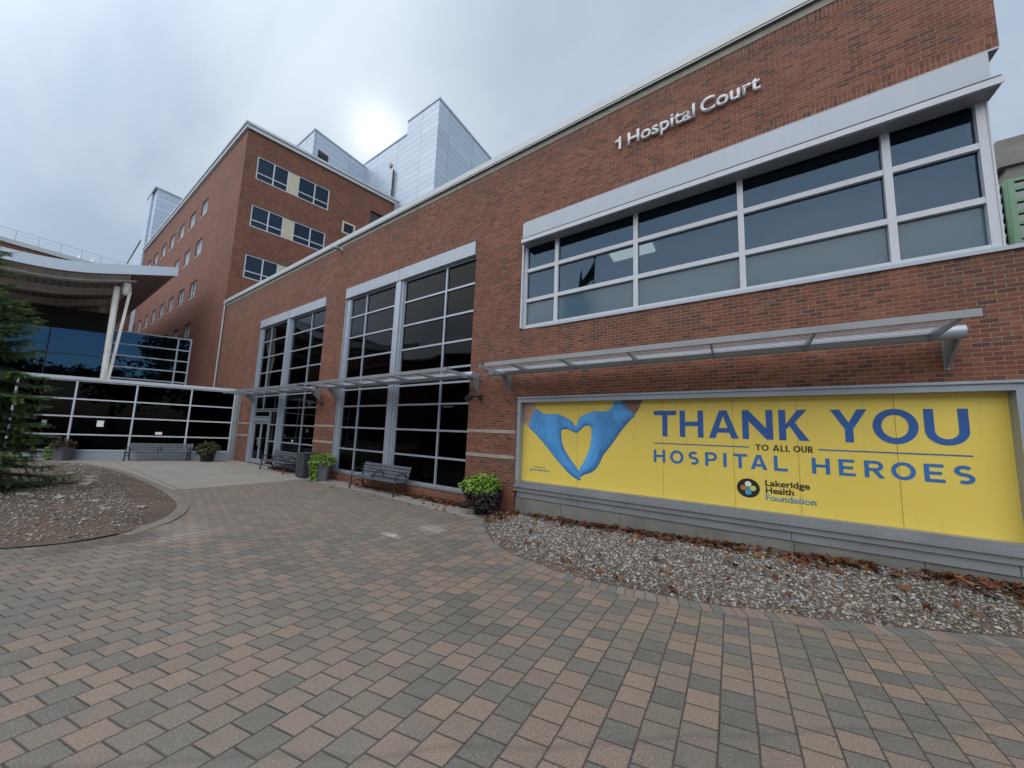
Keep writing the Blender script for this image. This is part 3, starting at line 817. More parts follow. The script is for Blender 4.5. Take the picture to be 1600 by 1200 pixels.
# returns at the right end
w.box(3.05, 7.72, 7.885, XR, 17.8, 9.93); w.box(3.05, 7.72, 0, XR, 17.8, 4.8)
w.build('brick_wall', [M_BRICK, M_SOLDIER], main)
p = MB()
p.fbox(FA, XL, XR + 0.012, YB - 0.02, 0.012, 9.93, 10.13); p.box(3.06, 7.75, 9.93, XR + 0.012, 17.8, 10.13)
p.build('parapet_band', M_CONCBAND, main)
p = MB()
p.fbox(FA, XL, XR + 0.09, YB - 0.1, 0.09, 10.13, 10.31); p.fbox(FA, XL, XR + 0.075, 0.06, 0.075, 10.09, 10.13); p.box(3.0, 7.85, 10.13, XR + 0.09, 17.8, 10.31)
p.build('coping', M_COPING, main)
p = MB(); p.box(XL, 7.75, 9.6, 3.0, 17.8, 9.9); p.build('roof', M_DARKROOF, main)
for z in (2.045, 1.385):
    for (a, b) in ((-23.4, -21.9), (-14.9, -13.35), (-6.3, -4.66)): MB().fbox(FA, a + 0.002, b - 0.002, -0.02, 0.014, z, z + 0.095).build('stone_band', M_STONE, main)
p = MB(); p.fbox(FA, -4.0, 9.5, -0.36, 0.03, 4.80, 4.86); p.fbox(FA, 3.37, 9.5, -0.4, 0.05, 4.862, 4.9)
p.build('window_sill', M_FASCIA, main)

VS2, HS = [-11.94, -7.57], [1.23, 2.06, 2.89, 3.55, 4.02, 4.83, 5.71, 6.58]
def curtain(u0, u1, zb, pl0, pl1, va, vb, door=None):
    zt = 7.42
    pil = MB()
    pil.fbox(FA, pl0, pl1, -0.28, -0.03, zb, 7.88)
    pil.fbox(FA, pl0 + 0.10, pl1 - 0.10, -0.035, 0.02, zb, 7.86)
    pil.fbox(FA, u0, u0 + 0.30, -0.30, -0.05, zb, 7.42)
    pil.fbox(FA, u0 + 0.002, u0 + 0.06, -0.052, -0.01, zb, 7.42)
    pil.build('pilaster', M_ALU, main)
    fs = MB()
    for a, b in ((u0 + 0.03, (pl0 + pl1) / 2 - 0.02), ((pl0 + pl1) / 2 + 0.02, u1 - 0.03)):
        fs.fbox(FA, a, b, -0.25, 0.030, 7.47, 7.86)
        fs.fbox(FA, a, b, -0.3, 0.045, 7.425, 7.468)
    fs.build('fascia_panel', M_FASCIA, main)
    if door is None:
        grid(FA, 'lobby_window', u0 + 0.30, pl0, zb, zt, [va], HS, 0.058, -0.22, -0.08, -0.13, main, M_GLASS, M_ALU)
    else:
        # upper glazing over the entrance, side light beside the door
        grid(FA, 'lobby_window', u0 + 0.30, pl0, 2.83, zt, [va], [3.55, 4.02, 4.83, 5.71, 6.58], 0.058, -0.22, -0.08, -0.13, main, M_GLASS, M_ALU)
        grid(FA, 'side_light', door[1] + 0.002, pl0 - 0.002, zb, 2.79, [], [1.23, 2.06], 0.058, -0.22, -0.08, -0.13, main, M_GLASS, M_ALU)
        grid(FA, 'transom_light', u0 + 0.30, door[1] - 0.002, 2.42, 2.79, [], [], 0.07, -0.22, -0.08, -0.13, main, M_GLASS, M_ALU)
        d = MB()
        d.fbox(FA, door[0], door[0] + 0.07, -0.24, -0.06, zb, 2.40); d.fbox(FA, door[1] - 0.09, door[1], -0.24, -0.06, zb, 2.40)
        d.fbox(FA, door[0] + 0.07, door[1] - 0.09, -0.24, -0.062, 2.22, 2.40)
        d.build('door_frame', M_ALU, main)
        mid = (door[0] + 0.07 + door[1] - 0.09) / 2
        for a, b, hs in ((door[0] + 0.075, mid - 0.004, 1), (mid + 0.004, door[1] - 0.095, -1)):
            f = MB(); sw = 0.085
            f.fbox(FA, a, a + sw, -0.18, -0.12, zb + 0.01, 2.21); f.fbox(FA, b - sw, b, -0.18, -0.12, zb + 0.01, 2.21)
            f.fbox(FA, a + sw, b - sw, -0.178, -0.122, zb + 0.01, zb + 0.24); f.fbox(FA, a + sw, b - sw, -0.178, -0.122, 2.10, 2.21)
            lf = f.build('door', M_ALU, main)
            MB().fbox(FA, a + sw, b - sw, -0.156, -0.144, zb + 0.24, 2.10).build('glass', M_GLASS, lf)
            hx = b - 0.05 if hs > 0 else a + 0.05
            o = FA[0]
            MB().poly([(hx, 7.4 + 0.13, 0.95), (hx, 7.4 + 0.05, 0.97), (hx, 7.4 + 0.05, 1.35), (hx, 7.4 + 0.13, 1.37)], 0.016, 8).build('door_handle', M_ALUD, lf)
    grid(FA, 'lobby_window', pl1, u1 - 0.002, zb if door is None else 0.12, zt, [vb], HS, 0.058, -0.22, -0.08, -0.13, main, M_GLASS, M_ALU)
    s = MB(); s.fbox(FA, u0 + 0.01 if door is None else pl0 + 0.01, u1 - 0.01, -0.3, 0.02, zb - 0.05 if door is None else 0.07, zb - 0.002 if door is None else 0.118)
    s.build('lobby_sill', M_ALUD, main)
curtain(-13.35, -6.3, 0.36, -10.1, -9.66, -11.94, -7.57)
curtain(-21.9, -14.9, 0.02, -18.66, -18.18, -20.6, -16.25, door=(-21.6, -19.62))

# office window band
fo = grid(FA, 'office_window', -4.62, 3.22, 4.86, 7.30, [-3.65, -1.69, 0.26, 2.21], [5.64, 6.49], 0.095, -0.24, -0.08, -0.15, main, M_UGLASS, M_WHITE, frost=lambda i, j: j == 0)
p = MB(); p.fbox(FA, 3.221, 3.24, -0.32, -0.07, 4.862, 7.3)
p.build('corner_post', M_WHITE, main)
p = MB(); p.box(3.20, 7.73, 4.9, 3.225, 12, 7.25); p.build('side_glass', M_UGLASS, main)
p = MB(); p.fbox(FA, -4.60, 3.25, -0.3, 0.03, 7.28, 7.84); p.box(3.1, 7.71, 7.28, 3.25, 17.6, 7.84)
p.build('office_fascia', M_FASCIA, main)
p = MB(); p.fbox(FA, -4.61, 3.36, -0.28, 0.015, 7.845, 7.88)
p.build('shelf_angle', M_ALUD, main)
p = MB(); p.fbox(FA, -4.57, 3.27, -0.1, 0.19, 7.175, 7.25); p.fbox(FA, -4.57, 3.282, 0.18, 0.20, 7.165, 7.265); p.box(3.1, 7.5, 7.175, 3.272, 12, 7.25)
p.build('window_hood', M_WHITE, main)
p = MB(); p.fbox(FA, -4.56, 3.265, 0.031, 0.196, 7.268, 7.292); p.build('hood_black_strip', M_BLACK, main)  # black strip forming the dark line between hood and fascia
p = MB(); p.fbox(FA, -4.56, 3.262, -0.1, 0.178, 7.150, 7.172); p.build('hood_soffit', M_ALUD, main)
p = MB(); p.fbox(FA, -4.64, -4.60, -0.3, 0.015, 4.862, 7.84); p.build('side_trim', M_WHITE, main)
# downpipe at the left end
p = MB(); p.tube((-28.1, 7.33, 4.0), (-28.1, 7.33, 10.05), 0.05, 10); p.box(-28.2, 7.25, 10.0, -28.0, 7.39, 10.2)
for z in (5.5, 7.5, 9.2): p.box(-28.17, 7.3, z, -28.03, 7.4, z + 0.04)
p.build('downpipe', M_COPING, main)
# covered opening of the lower storey: apron panel and foundation under the banner
p = MB()
xs = [-4.56, -2.93, 0.77, 3.0, 3.24]
p.fbox(FA, -4.60, 3.25, -0.2, 0.06, 0.62, 0.72); p.fbox(FA, -4.60, 3.25, -0.2, 0.10, 0.722, 0.775); p.fbox(FA, -4.60, 3.25, -0.2, 0.035, 0.777, 0.87)
for a, b in zip(xs[:-1], xs[1:]): p.fbox(FA, a + 0.004, b - 0.004, -0.2, 0.018, 0.47, 0.618)
p.build('banner_ledge', M_ALUD, main)
p = MB()
for a, b in zip([-4.6, -3.35, -2.0, -0.6, 0.8, 2.2], [-3.35, -2.0, -0.6, 0.8, 2.2, 3.25]): p.fbox(FA, a + 0.005, b - 0.005, -0.3, -0.005, -0.2, 0.466)
p.fbox(FA, -4.6, 3.25, -0.31, -0.02, -0.2, 0.46)
p.build('foundation_wall', M_CONC, main)
p = MB(); p.fbox(FA, -4.615, -4.52, -0.2, 0.02, 0.872, 2.95); p.fbox(FA, 3.13, 3.25, -0.2, 0.02, 0.872, 2.95)
p.fbox(FA, -4.52, 3.13, -0.2, 0.025, 2.86, 2.955); p.fbox(FA, -4.62, 3.26, -0.03, 0.055, 2.957, 2.998)
p.build('opening_frame', M_ALU, main)
# interiors behind the glass
def room(name, x0, x1, y0, y1, z0, z1, mat):
    r = MB()
    t = 0.1
    r.box(x0, y1, z0, x1, y1 + t, z1); r.box(x0 - t, y0, z0 - t, x1 + t, y1, z0); r.box(x0 - t, y0, z1, x1 + t, y1, z1 + t)
    r.box(x0 - t, y0, z0, x0, y1, z1); r.box(x1, y0, z0, x1 + t, y1, z1)
    return r
r = room('lobby', -27.5, -5.2, 7.75, 15, 0.02, 7.95, None)
for x in (-25, -20.2, -16.2, -12.6, -8.8): r.box(x, 10.0, 0.02, x + 0.35, 10.35, 7.95)
r.box(-27.5, 11.5, 3.6, -5.2, 14.99, 3.9)
for k in range(9): r.obox((-23 + 2 * k, 9.2, 6.4), (1.0, 0, 1.3), (0, 0.06, 0), (0.08, 0, -0.06)); r.obox((-22 + 2 * k, 9.2, 7.7), (1.0, 0, -1.3), (0, 0.06, 0), (0.08, 0, 0.06))
r.box(-27.4, 9.2, 6.3, -5.3, 9.28, 6.42)
lob = r.build('lobby_interior', M_ROOMD, main)
q = MB()
for x in (-11.6, -9.4, -8.0, -7.0): MB().box(x, 11.42, 3.2, x + 0.9, 11.48, 3.24).build('tube_light', M_LITEC, lob)
q = MB()
for x, y, h in ((-12.2, 8.6, 0.9), (-11.0, 8.9, 0.75), (-8.6, 8.6, 0.75), (-7.2, 8.5, 1.0), (-6.9, 9.3, 1.9), (-16.6, 8.9, 0.9), (-20.2, 11, 2.1)):
    MB().box(x, y, 0.02, x + 0.7, y + 0.5, h).box(x - 0.05, y - 0.05, h + 0.002, x + 0.75, y + 0.55, h + 0.04).build('lobby_counter', M_ALUD, lob)
r = room('office', -5.0, 3.04, 7.75, 13, 4.6, 7.55, None)
off = r.build('office_interior', M_ROOM, main)
MB().box(0.9, 9.6, 4.6, 1.0, 13, 7.5).build('partition', M_ROOMW, off)
q = MB(); q.box(-1.0, 11.5, 4.62, 0.88, 11.6, 7.5)
q.build('partition', M_ROOMW, off)
q = MB(); q.box(-2.9, 9.4, 7.5, -1.7, 10.0, 7.53); q.build('ceiling_light', M_LITE, off)

# address lettering
def text_mesh(body, size, bold, mat_, fn, depth, spacing=1.0, width=None, parent=None, name='lettering'):
    cu = bpy.data.curves.new(name + '_curve', 'FONT'); cu.body = body; cu.size = size; cu.offset = bold; cu.resolution_u = 6
    cu.space_character = spacing; cu.extrude = 0
    tmp = bpy.data.objects.new(name + '_tmp', cu); COL.objects.link(tmp)
    bpy.context.view_layer.update()
    dg = bpy.context.evaluated_depsgraph_get(); ev = tmp.evaluated_get(dg)
    src = ev.to_mesh()
    bm = bmesh.new(); bm.from_mesh(src); ev.to_mesh_clear()
    bpy.data.objects.remove(tmp); bpy.data.curves.remove(cu)
    bmesh.ops.remove_doubles(bm, verts=bm.verts, dist=size * 0.001)
    xs = [v.co.x for v in bm.verts]; x0, x1 = min(xs), max(xs)
    k = (width / (x1 - x0)) if width else 1.0
    r = bmesh.ops.extrude_face_region(bm, geom=bm.faces[:])
    top = [e for e in r['geom'] if isinstance(e, bmesh.types.BMVert)]
    ts = set(top)
    for v in bm.verts: v.co = fn((v.co.x - x0) * k, v.co.y, depth if v in ts else 0.0)
    bmesh.ops.recalc_face_normals(bm, faces=bm.faces)
    me = bpy.data.meshes.new(name); bm.to_mesh(me); bm.free()
    me.materials.append(mat_)
    return link(name, me, parent)
M_LETTER = plain('brushed_letter', (0.50, 0.51, 0.54), 0.5, 0.1, var=0.05)
def cap_scale(h): return h / 0.72
AFN = lambda x0: (lambda x, y, d: Vector((x0 + x, 7.36 - d, 8.815 + y)))
text_mesh('Hospital', 0.445, 0.009, M_LETTER, AFN(-1.83), 0.025, 1.0, 1.375, main, 'address_lettering')
text_mesh('Court', 0.445, 0.009, M_LETTER, AFN(-0.36), 0.025, 1.0, 1.0, main, 'address_lettering')
MB().prism([(0.08, 0), (0.138, 0), (0.138, 0.325), (0.095, 0.325), (0.08, 0.285), (0.04, 0.262), (0.0, 0.255), (0.0, 0.212), (0.08, 0.212)], lambda a, b, d: Vector((-2.115 + a, 7.335 + d, 8.815 + b)), 0.025).build('address_lettering', M_LETTER, main)

# ------------------------------------------------------------------ banner
YS = 7.55
BAN = thing('banner', 'wide yellow thank-you banner with blue words and two gloved hands shaping a heart', 'banner', (-0.7, YS, 0.9))
def banner_mat():
    t = NT('yellow_vinyl')
    p = t.pos().outputs['Position']
    n = t.noise(t.vscale(p, (0.6, 1, 0.8)), 0.9, 3); f = t.noise(p, 120, 3)
    c = t.mix(n, (0.69, 0.515, 0.085), (0.77, 0.61, 0.12))
    c = t.mix(1.0, c, t.ramp(f, [(0.3, (0.94, 0.94, 0.94)), (0.7, (1.06, 1.06, 1.06))]), 'MULTIPLY')
    st = t.noise(t.vscale(p, (3, 1, 0.3)), 2.0, 6, 0.7)
    c = t.mix(t.math('MULTIPLY', t.ramp(st, [(0.56, (0, 0, 0)), (0.78, (1, 1, 1))]), 0.22), c, (0.32, 0.25, 0.06))
    t.set(Base_Color=c, Roughness=0.42)
    t.bump(t.noise(t.vscale(p, (1, 1, 0.4)), 2.5, 3), 0.15, 0.01)
    return t.mat
M_YEL = banner_mat()
g = MB(); g.box(-4.60, YS, 0.80, 3.22, YS + 0.03, 2.95); g.build('vinyl_panel', M_YEL, BAN)
M_SEAM = plain('vinyl_seam', (0.36, 0.28, 0.04), 0.5)
g = MB()
for x in (-3.02, -1.18, 0.02, 0.93, 2.07): MB().box(x, YS - 0.003, 0.88, x + 0.006, YS - 0.0005, 2.86).build('seam', M_SEAM, BAN)
M_BLUE = plain('printed_blue', (0.020, 0.095, 0.33), 0.45, var=0.10, scale=1.2)
M_BLUE2 = plain('printed_mid_blue', (0.026, 0.14, 0.39), 0.45, var=0.10, scale=1.2)
M_INK = plain('printed_black', (0.012, 0.012, 0.012), 0.45)
M_LBLUE = plain('printed_light_blue', (0.07, 0.26, 0.42), 0.45)
def sgn(lift=0.0): return lambda a, b, d: Vector((a, YS - 0.002 - lift - d, b))
def ring(outer, inner, mb, fn, t):
    n = len(outer)
    for i in range(n):
        j = (i + 1) % n
        a, b, c, d = outer[i], outer[j], inner[j], inner[i]
        mb.add([fn(*a, t), fn(*b, t), fn(*c, t), fn(*d, t)], [(0, 1, 2, 3)])
        mb.add([fn(*a, 0), fn(*b, 0), fn(*b, t), fn(*a, t)], [(0, 1, 2, 3)]); mb.add([fn(*d, 0), fn(*c, 0), fn(*c, t), fn(*d, t)], [(0, 1, 2, 3)])
def strip(center, wd, mb, fn, t, mi=0):
    n = len(center); L_, R_ = [], []
    for i, p in enumerate(center):
        a = center[max(0, i - 1)]; b = center[min(n - 1, i + 1)]
        dx, dy = b[0] - a[0], b[1] - a[1]; l = math.hypot(dx, dy) or 1
        ww = wd[i] if isinstance(wd, list) else wd
        L_.append((p[0] - dy / l * ww / 2, p[1] + dx / l * ww / 2)); R_.append((p[0] + dy / l * ww / 2, p[1] - dx / l * ww / 2))
    for i in range(n - 1):
        mb.add([fn(*L_[i], t), fn(*L_[i + 1], t), fn(*R_[i + 1], t), fn(*R_[i], t)], [(0, 1, 2, 3)], mi)
def glyph(ch, x0, x1, z0, z1, s, mb, fn, t=0.002):
    """geometric bold capital with stroke s"""
    w_, h = x1 - x0, z1 - z0
    P = lambda pts: mb.prism([(x0 + a, z0 + b) for a, b in pts], fn, t)
    if ch == 'I': P([(0, 0), (w_, 0), (w_, h), (0, h)])
    elif ch == 'T':
        c = w_ / 2; P([(c - s / 2, 0), (c + s / 2, 0), (c + s / 2, h - s * .95), (w_, h - s * .95), (w_, h), (0, h), (0, h - s * .95), (c - s / 2, h - s * .95)])
    elif ch == 'H':
        m = h / 2; k = s * .45; P([(0, 0), (s, 0), (s, m - k), (w_ - s, m - k), (w_ - s, 0), (w_, 0), (w_, h), (w_ - s, h), (w_ - s, m + k), (s, m + k), (s, h), (0, h)])
    elif ch == 'L': P([(0, 0), (w_, 0), (w_, s * .95), (s, s * .95), (s, h), (0, h)])
    elif ch == 'E':
        m = h / 2; k = s * .45; e = s * .92
        P([(0, 0), (w_, 0), (w_, e), (s, e), (s, m - k), (w_ * .86, m - k), (w_ * .86, m + k), (s, m + k), (s, h - e), (w_ * .96, h - e), (w_ * .96, h), (0, h)])
    elif ch == 'N':
        P([(0, 0), (s, 0), (s, h * .62), (w_ - s * .98, 0), (w_, 0), (w_, h), (w_ - s, h), (w_ - s, h * .38), (s * .98, h), (0, h)])
    elif ch == 'K':
        P([(0, 0), (s, 0), (s, h * .36), (s + w_ * .13, h * .47), (w_ - s * 1.3, 0), (w_, 0), (w_ * .54, h * .585), (w_ * .96, h), (w_ * .96 - s * 1.3, h), (s, h * .53), (s, h), (0, h)])
    elif ch == 'Y':
        c = w_ / 2; P([(c - s / 2, 0), (c + s / 2, 0), (c + s / 2, h * .40), (w_, h), (w_ - s * 1.18, h), (c, h * .60), (s * 1.18, h), (0, h), (c - s / 2, h * .40)])
    elif ch == 'A':
        c = w_ / 2; tp = s * .62; b1, b2 = h * .20, h * .20 + s * .9
        def xl(z): return (c - tp) * z / h           # outer left edge
        def xi(z): return s * 1.12 + (c - s * 1.12) * z / (h * .80)   # inner left edge, meets the middle at .8 h
        ol = [(0, 0), (s * 1.12, 0), (xi(b1), b1), (w_ - xi(b1), b1), (w_ - s * 1.12, 0), (w_, 0), (c + tp, h), (c - tp, h)]
        # two halves of the ring above the bar
        P([(0, 0), (s * 1.12, 0), (xi(b1), b1), (w_ - xi(b1), b1), (w_ - s * 1.12, 0), (w_, 0), (w_ - xl(b2), b2), (w_ - xi(b2), b2), (xi(b2), b2), (xl(b2), b2)])
        P([(xl(b2), b2), (xi(b2), b2), (c, h * .80), (c, h), (c - tp, h)])
        P([(w_ - xl(b2), b2), (c + tp, h), (c, h), (c, h * .80), (w_ - xi(b2), b2)])
    elif ch == 'O':
        n = 40; cx, cz = x0 + w_ / 2, z0 + h / 2
        ring([(cx + w_ / 2 * cos(2 * pi * i / n), cz + (h / 2 + .008 * h) * sin(2 * pi * i / n)) for i in range(n)],
             [(cx + (w_ / 2 - s) * cos(2 * pi * i / n), cz + (h / 2 - s * .92) * sin(2 * pi * i / n)) for i in range(n)], mb, fn, t)
    elif ch == 'U':
        r = w_ / 2; n = 16; zc = h * .40
        o = [(r - r * cos(pi * i / n), zc - zc * sin(pi * i / n)) for i in range(n + 1)]
        q = [(r - (r - s) * cos(pi * i / n), zc - (zc - s * .92) * sin(pi * i / n)) for i in range(n + 1)]
        P([(0, h)] + o + [(w_, h), (w_ - s, h)] + list(reversed(q)) + [(s, h)])
    elif ch in 'PR':
        zb = h * (.36 if ch == 'P' else .40); zc = (h + zb) / 2; r = (h - zb) / 2; n = 14; wx = w_ * (1.0 if ch == 'P' else .94); ri = r - s * .9
        fx = lambda a, rr, k: (wx - r + k * rr * cos(a), zc + rr * sin(a))
        o = [fx(-pi / 2 + pi * i / n, r, 1) for i in range(n + 1)]; q = [fx(-pi / 2 + pi * i / n, ri, 1) for i in range(n + 1)]
        P([(0, 0), (s, 0), (s, h), (0, h)])
        P([(s, zb)] + o + [(s, h), (s, h - s * .9)] + list(reversed(q)) + [(s, zb + s * .9)])
        if ch == 'R': P([(w_ * .42, zb), (w_ - s * 1.22, 0), (w_, 0), (w_ * .42 + s * 1.15, zb)])
    elif ch == 'S':
        # centre line of an S from two arcs
        ctr = []
        rx, rz = (w_ - s) / 2, (h - s) / 4
        cx = w_ / 2
        for i in range(15):
            a = radians(35 + (270 - 35) * i / 14); ctr.append((cx + rx * .94 * cos(a), h - s / 2 - rz + rz * sin(a)))
        for i in range(1, 15):
            a = radians(90 - (90 + 125) * i / 14); ctr.append((cx + rx * cos(a), s / 2 + rz + rz * sin(a)))
        strip([(x0 + a, z0 + b) for a, b in ctr], s * .96, mb, fn, t)
def word(name, letters, z0, z1, s, mat_):
    mb = MB()
    for ch, a, b in letters: glyph(ch, a, b, z0, z1, s, mb, sgn())
    return mb.build(name, mat_, BAN)
word('lettering', [('T', -1.345, -0.925), ('H', -0.862, -0.452), ('A', -0.365, 0.105), ('N', 0.165, 0.608), ('K', 0.688, 1.085)], 2.105, 2.632, 0.096, M_BLUE)
word('lettering', [('Y', 1.352, 1.778), ('O', 1.83, 2.305), ('U', 2.362, 2.778)], 2.105, 2.632, 0.096, M_BLUE)
word('lettering', [('H', -1.352, -1.135), ('O', -1.046, -0.803), ('S', -0.72, -0.54), ('P', -0.435, -0.243), ('I', -0.145, -0.092), ('T', 0.01, 0.218), ('A', 0.268, 0.506), ('L', 0.598, 0.782)], 1.572, 1.832, 0.050, M_BLUE2)
word('lettering', [('H', 1.094, 1.312), ('E', 1.416, 1.606), ('R', 1.706, 1.922), ('O', 1.99, 2.238), ('E', 2.318, 2.512), ('S', 2.592, 2.78)], 1.572, 1.832, 0.050, M_BLUE2)
word('small_lettering', [('T', 0.347, 0.425), ('O', 0.435, 0.535)], 1.908, 2.016, 0.020, M_INK)
word('small_lettering', [('A', 0.592, 0.685), ('L', 0.698, 0.752), ('L', 0.768, 0.822)], 1.908, 2.016, 0.020, M_INK)
word('small_lettering', [('O', 0.868, 0.962), ('U', 0.972, 1.042), ('R', 1.054, 1.118)], 1.908, 2.016, 0.020, M_INK)
g = MB(); g.box(-1.348, YS - 0.004, 1.951, 0.252, YS - 0.0015, 1.971); g.build('rule_line', M_BLUE, BAN)
g = MB(); g.box(1.18, YS - 0.004, 1.957, 2.78, YS - 0.0015, 1.977)
g.build('rule_line', M_BLUE, BAN)
# emblem
M_EMB = [M_INK, plain('emblem_white', (0.62, 0.66, 0.58), 0.5), plain('emblem_lime', (0.50, 0.55, 0.16), 0.5), plain('emblem_blue', (0.05, 0.28, 0.55), 0.5), plain('emblem_rust', (0.42, 0.14, 0.07), 0.5), plain('emblem_green', (0.10, 0.26, 0.10), 0.5)]
def disc(mb, cx, cz, r, lift, m, n=28): mb.prism([(cx + r * cos(2 * pi * i / n), cz + r * sin(2 * pi * i / n)) for i in range(n)], sgn(lift), 0.001, m)
g = MB(); ex, ez = 0.220, 1.232
disc(g, ex, ez, 0.168, 0, 0)
disc(g, ex - 0.068, ez, 0.046, 0.0015, 4); disc(g, ex + 0.068, ez, 0.046, 0.002, 2); disc(g, ex, ez + 0.072, 0.048, 0.0025, 1); disc(g, ex, ez - 0.072, 0.048, 0.003, 3); disc(g, ex, ez, 0.032, 0.0035, 5)
g.build('emblem', M_EMB, BAN)
tf = lambda x0, z0: (lambda x, y, d: Vector((x0 + x, YS - 0.0015 - d, z0 + y)))
text_mesh('Lakeridge', 0.145, 0.0035, M_INK, tf(0.466, 1.302), 0.002, 1.0, 0.588, BAN, 'foundation_name')
text_mesh('Health', 0.145, 0.0035, M_INK, tf(0.468, 1.178), 0.002, 1.0, 0.378, BAN, 'foundation_name')
text_mesh('Foundation', 0.145, 0.0025, M_LBLUE, tf(0.468, 1.054), 0.002, 1.0, 0.655, BAN, 'foundation_name')
text_mesh('Produced by', 0.05, 0.0, M_INK, tf(-4.17, 1.222), 0.002, 1.0, 0.31, BAN, 'printer_credit')
text_mesh('getwrapped.ca', 0.085, 0.0015, M_LBLUE, tf(-4.29, 1.148), 0.002, 1.0, 0.56, BAN, 'printer_credit')
# printed hands
def print_mat(name, a, b, c_, sc, ang):
    t = NT(name); p = t.pos().outputs['Position']
    n = t.noise(t.vscale(p, (1, 1, 1)), sc, 4, 0.6)
    col = t.ramp(n, [(0.25, a), (0.5, b), (0.78, c_)])
    t.set(Base_Color=col, Roughness=0.45); return t.mat
M_GLOVE = print_mat('printed_blue_glove', (0.062, 0.28, 0.62), (0.08, 0.33, 0.68), (0.105, 0.38, 0.72), 2.4, 0)
M_GLOVED = plain('printed_glove_dark', (0.038, 0.20, 0.52), 0.45, var=0.25, scale=4)
M_GLOVEL = plain('printed_glove_light', (0.135, 0.42, 0.74), 0.45, var=0.15, scale=4)
M_FOLD = plain('printed_glove_fold', (0.025, 0.12, 0.36), 0.45)
M_WRIST = print_mat('printed_skin', (0.36, 0.22, 0.16), (0.46, 0.30, 0.22), (0.52, 0.36, 0.27), 3.0, 0)
M_WRISTD = plain('printed_skin_dark', (0.20, 0.10, 0.07), 0.45, var=0.2)
HL = [(-4.148, 2.701), (-4.054, 2.647), (-3.903, 2.571), (-3.572, 2.576), (-3.485, 2.55), (-3.231, 2.434), (-3.127, 2.339), (-3.075, 2.264), (-3.014, 2.18), (-3.027, 2.123), (-3.103, 2.131), (-3.226, 2.185), (-3.33, 2.207), (-3.423, 2.18), (-3.443, 2.111), (-3.417, 1.9), (-3.34, 1.712), (-3.213, 1.531), (-3.089, 1.382), (-3.008, 1.278), (-2.967, 1.199), (-2.93, 1.075), (-2.945, 1.028), (-3.004, 1.04), (-3.184, 1.132), (-3.372, 1.293), (-3.631, 1.541), (-3.766, 1.688), (-3.949, 1.877), (-4.138, 2.051), (-4.282, 2.169), (-4.336, 2.219), (-4.336, 2.333), (-4.282, 2.489), (-4.204, 2.623)]
HR_ = [(-2.156, 2.837), (-1.972, 2.833), (-1.912, 2.716), (-1.727, 2.54), (-1.819, 2.436), (-2.006, 2.206), (-2.213, 1.899), (-2.408, 1.64), (-2.48, 1.475), (-2.57, 1.325), (-2.699, 1.224), (-2.86, 1.164), (-2.888, 1.124), (-2.957, 1.136), (-2.977, 1.18), (-2.969, 1.281), (-2.893, 1.397), (-2.799, 1.587), (-2.725, 1.765), (-2.69, 1.968), (-2.683, 2.152), (-2.703, 2.253), (-2.771, 2.302), (-2.867, 2.268), (-2.984, 2.162), (-3.033, 2.123), (-3.063, 2.141), (-3.088, 2.216), (-3.027, 2.36), (-2.959, 2.502), (-2.813, 2.568), (-2.622, 2.633), (-2.453, 2.623), (-2.289, 2.658), (-2.2, 2.756)]
def glove_print():
    t = NT('printed_glove_photo')
    at = t.N.new('ShaderNodeAttribute'); at.attribute_name = 'tone'
    t.set(Base_Color=at.outputs['Color'], Roughness=0.45); return t.mat
M_GPRINT = glove_print()
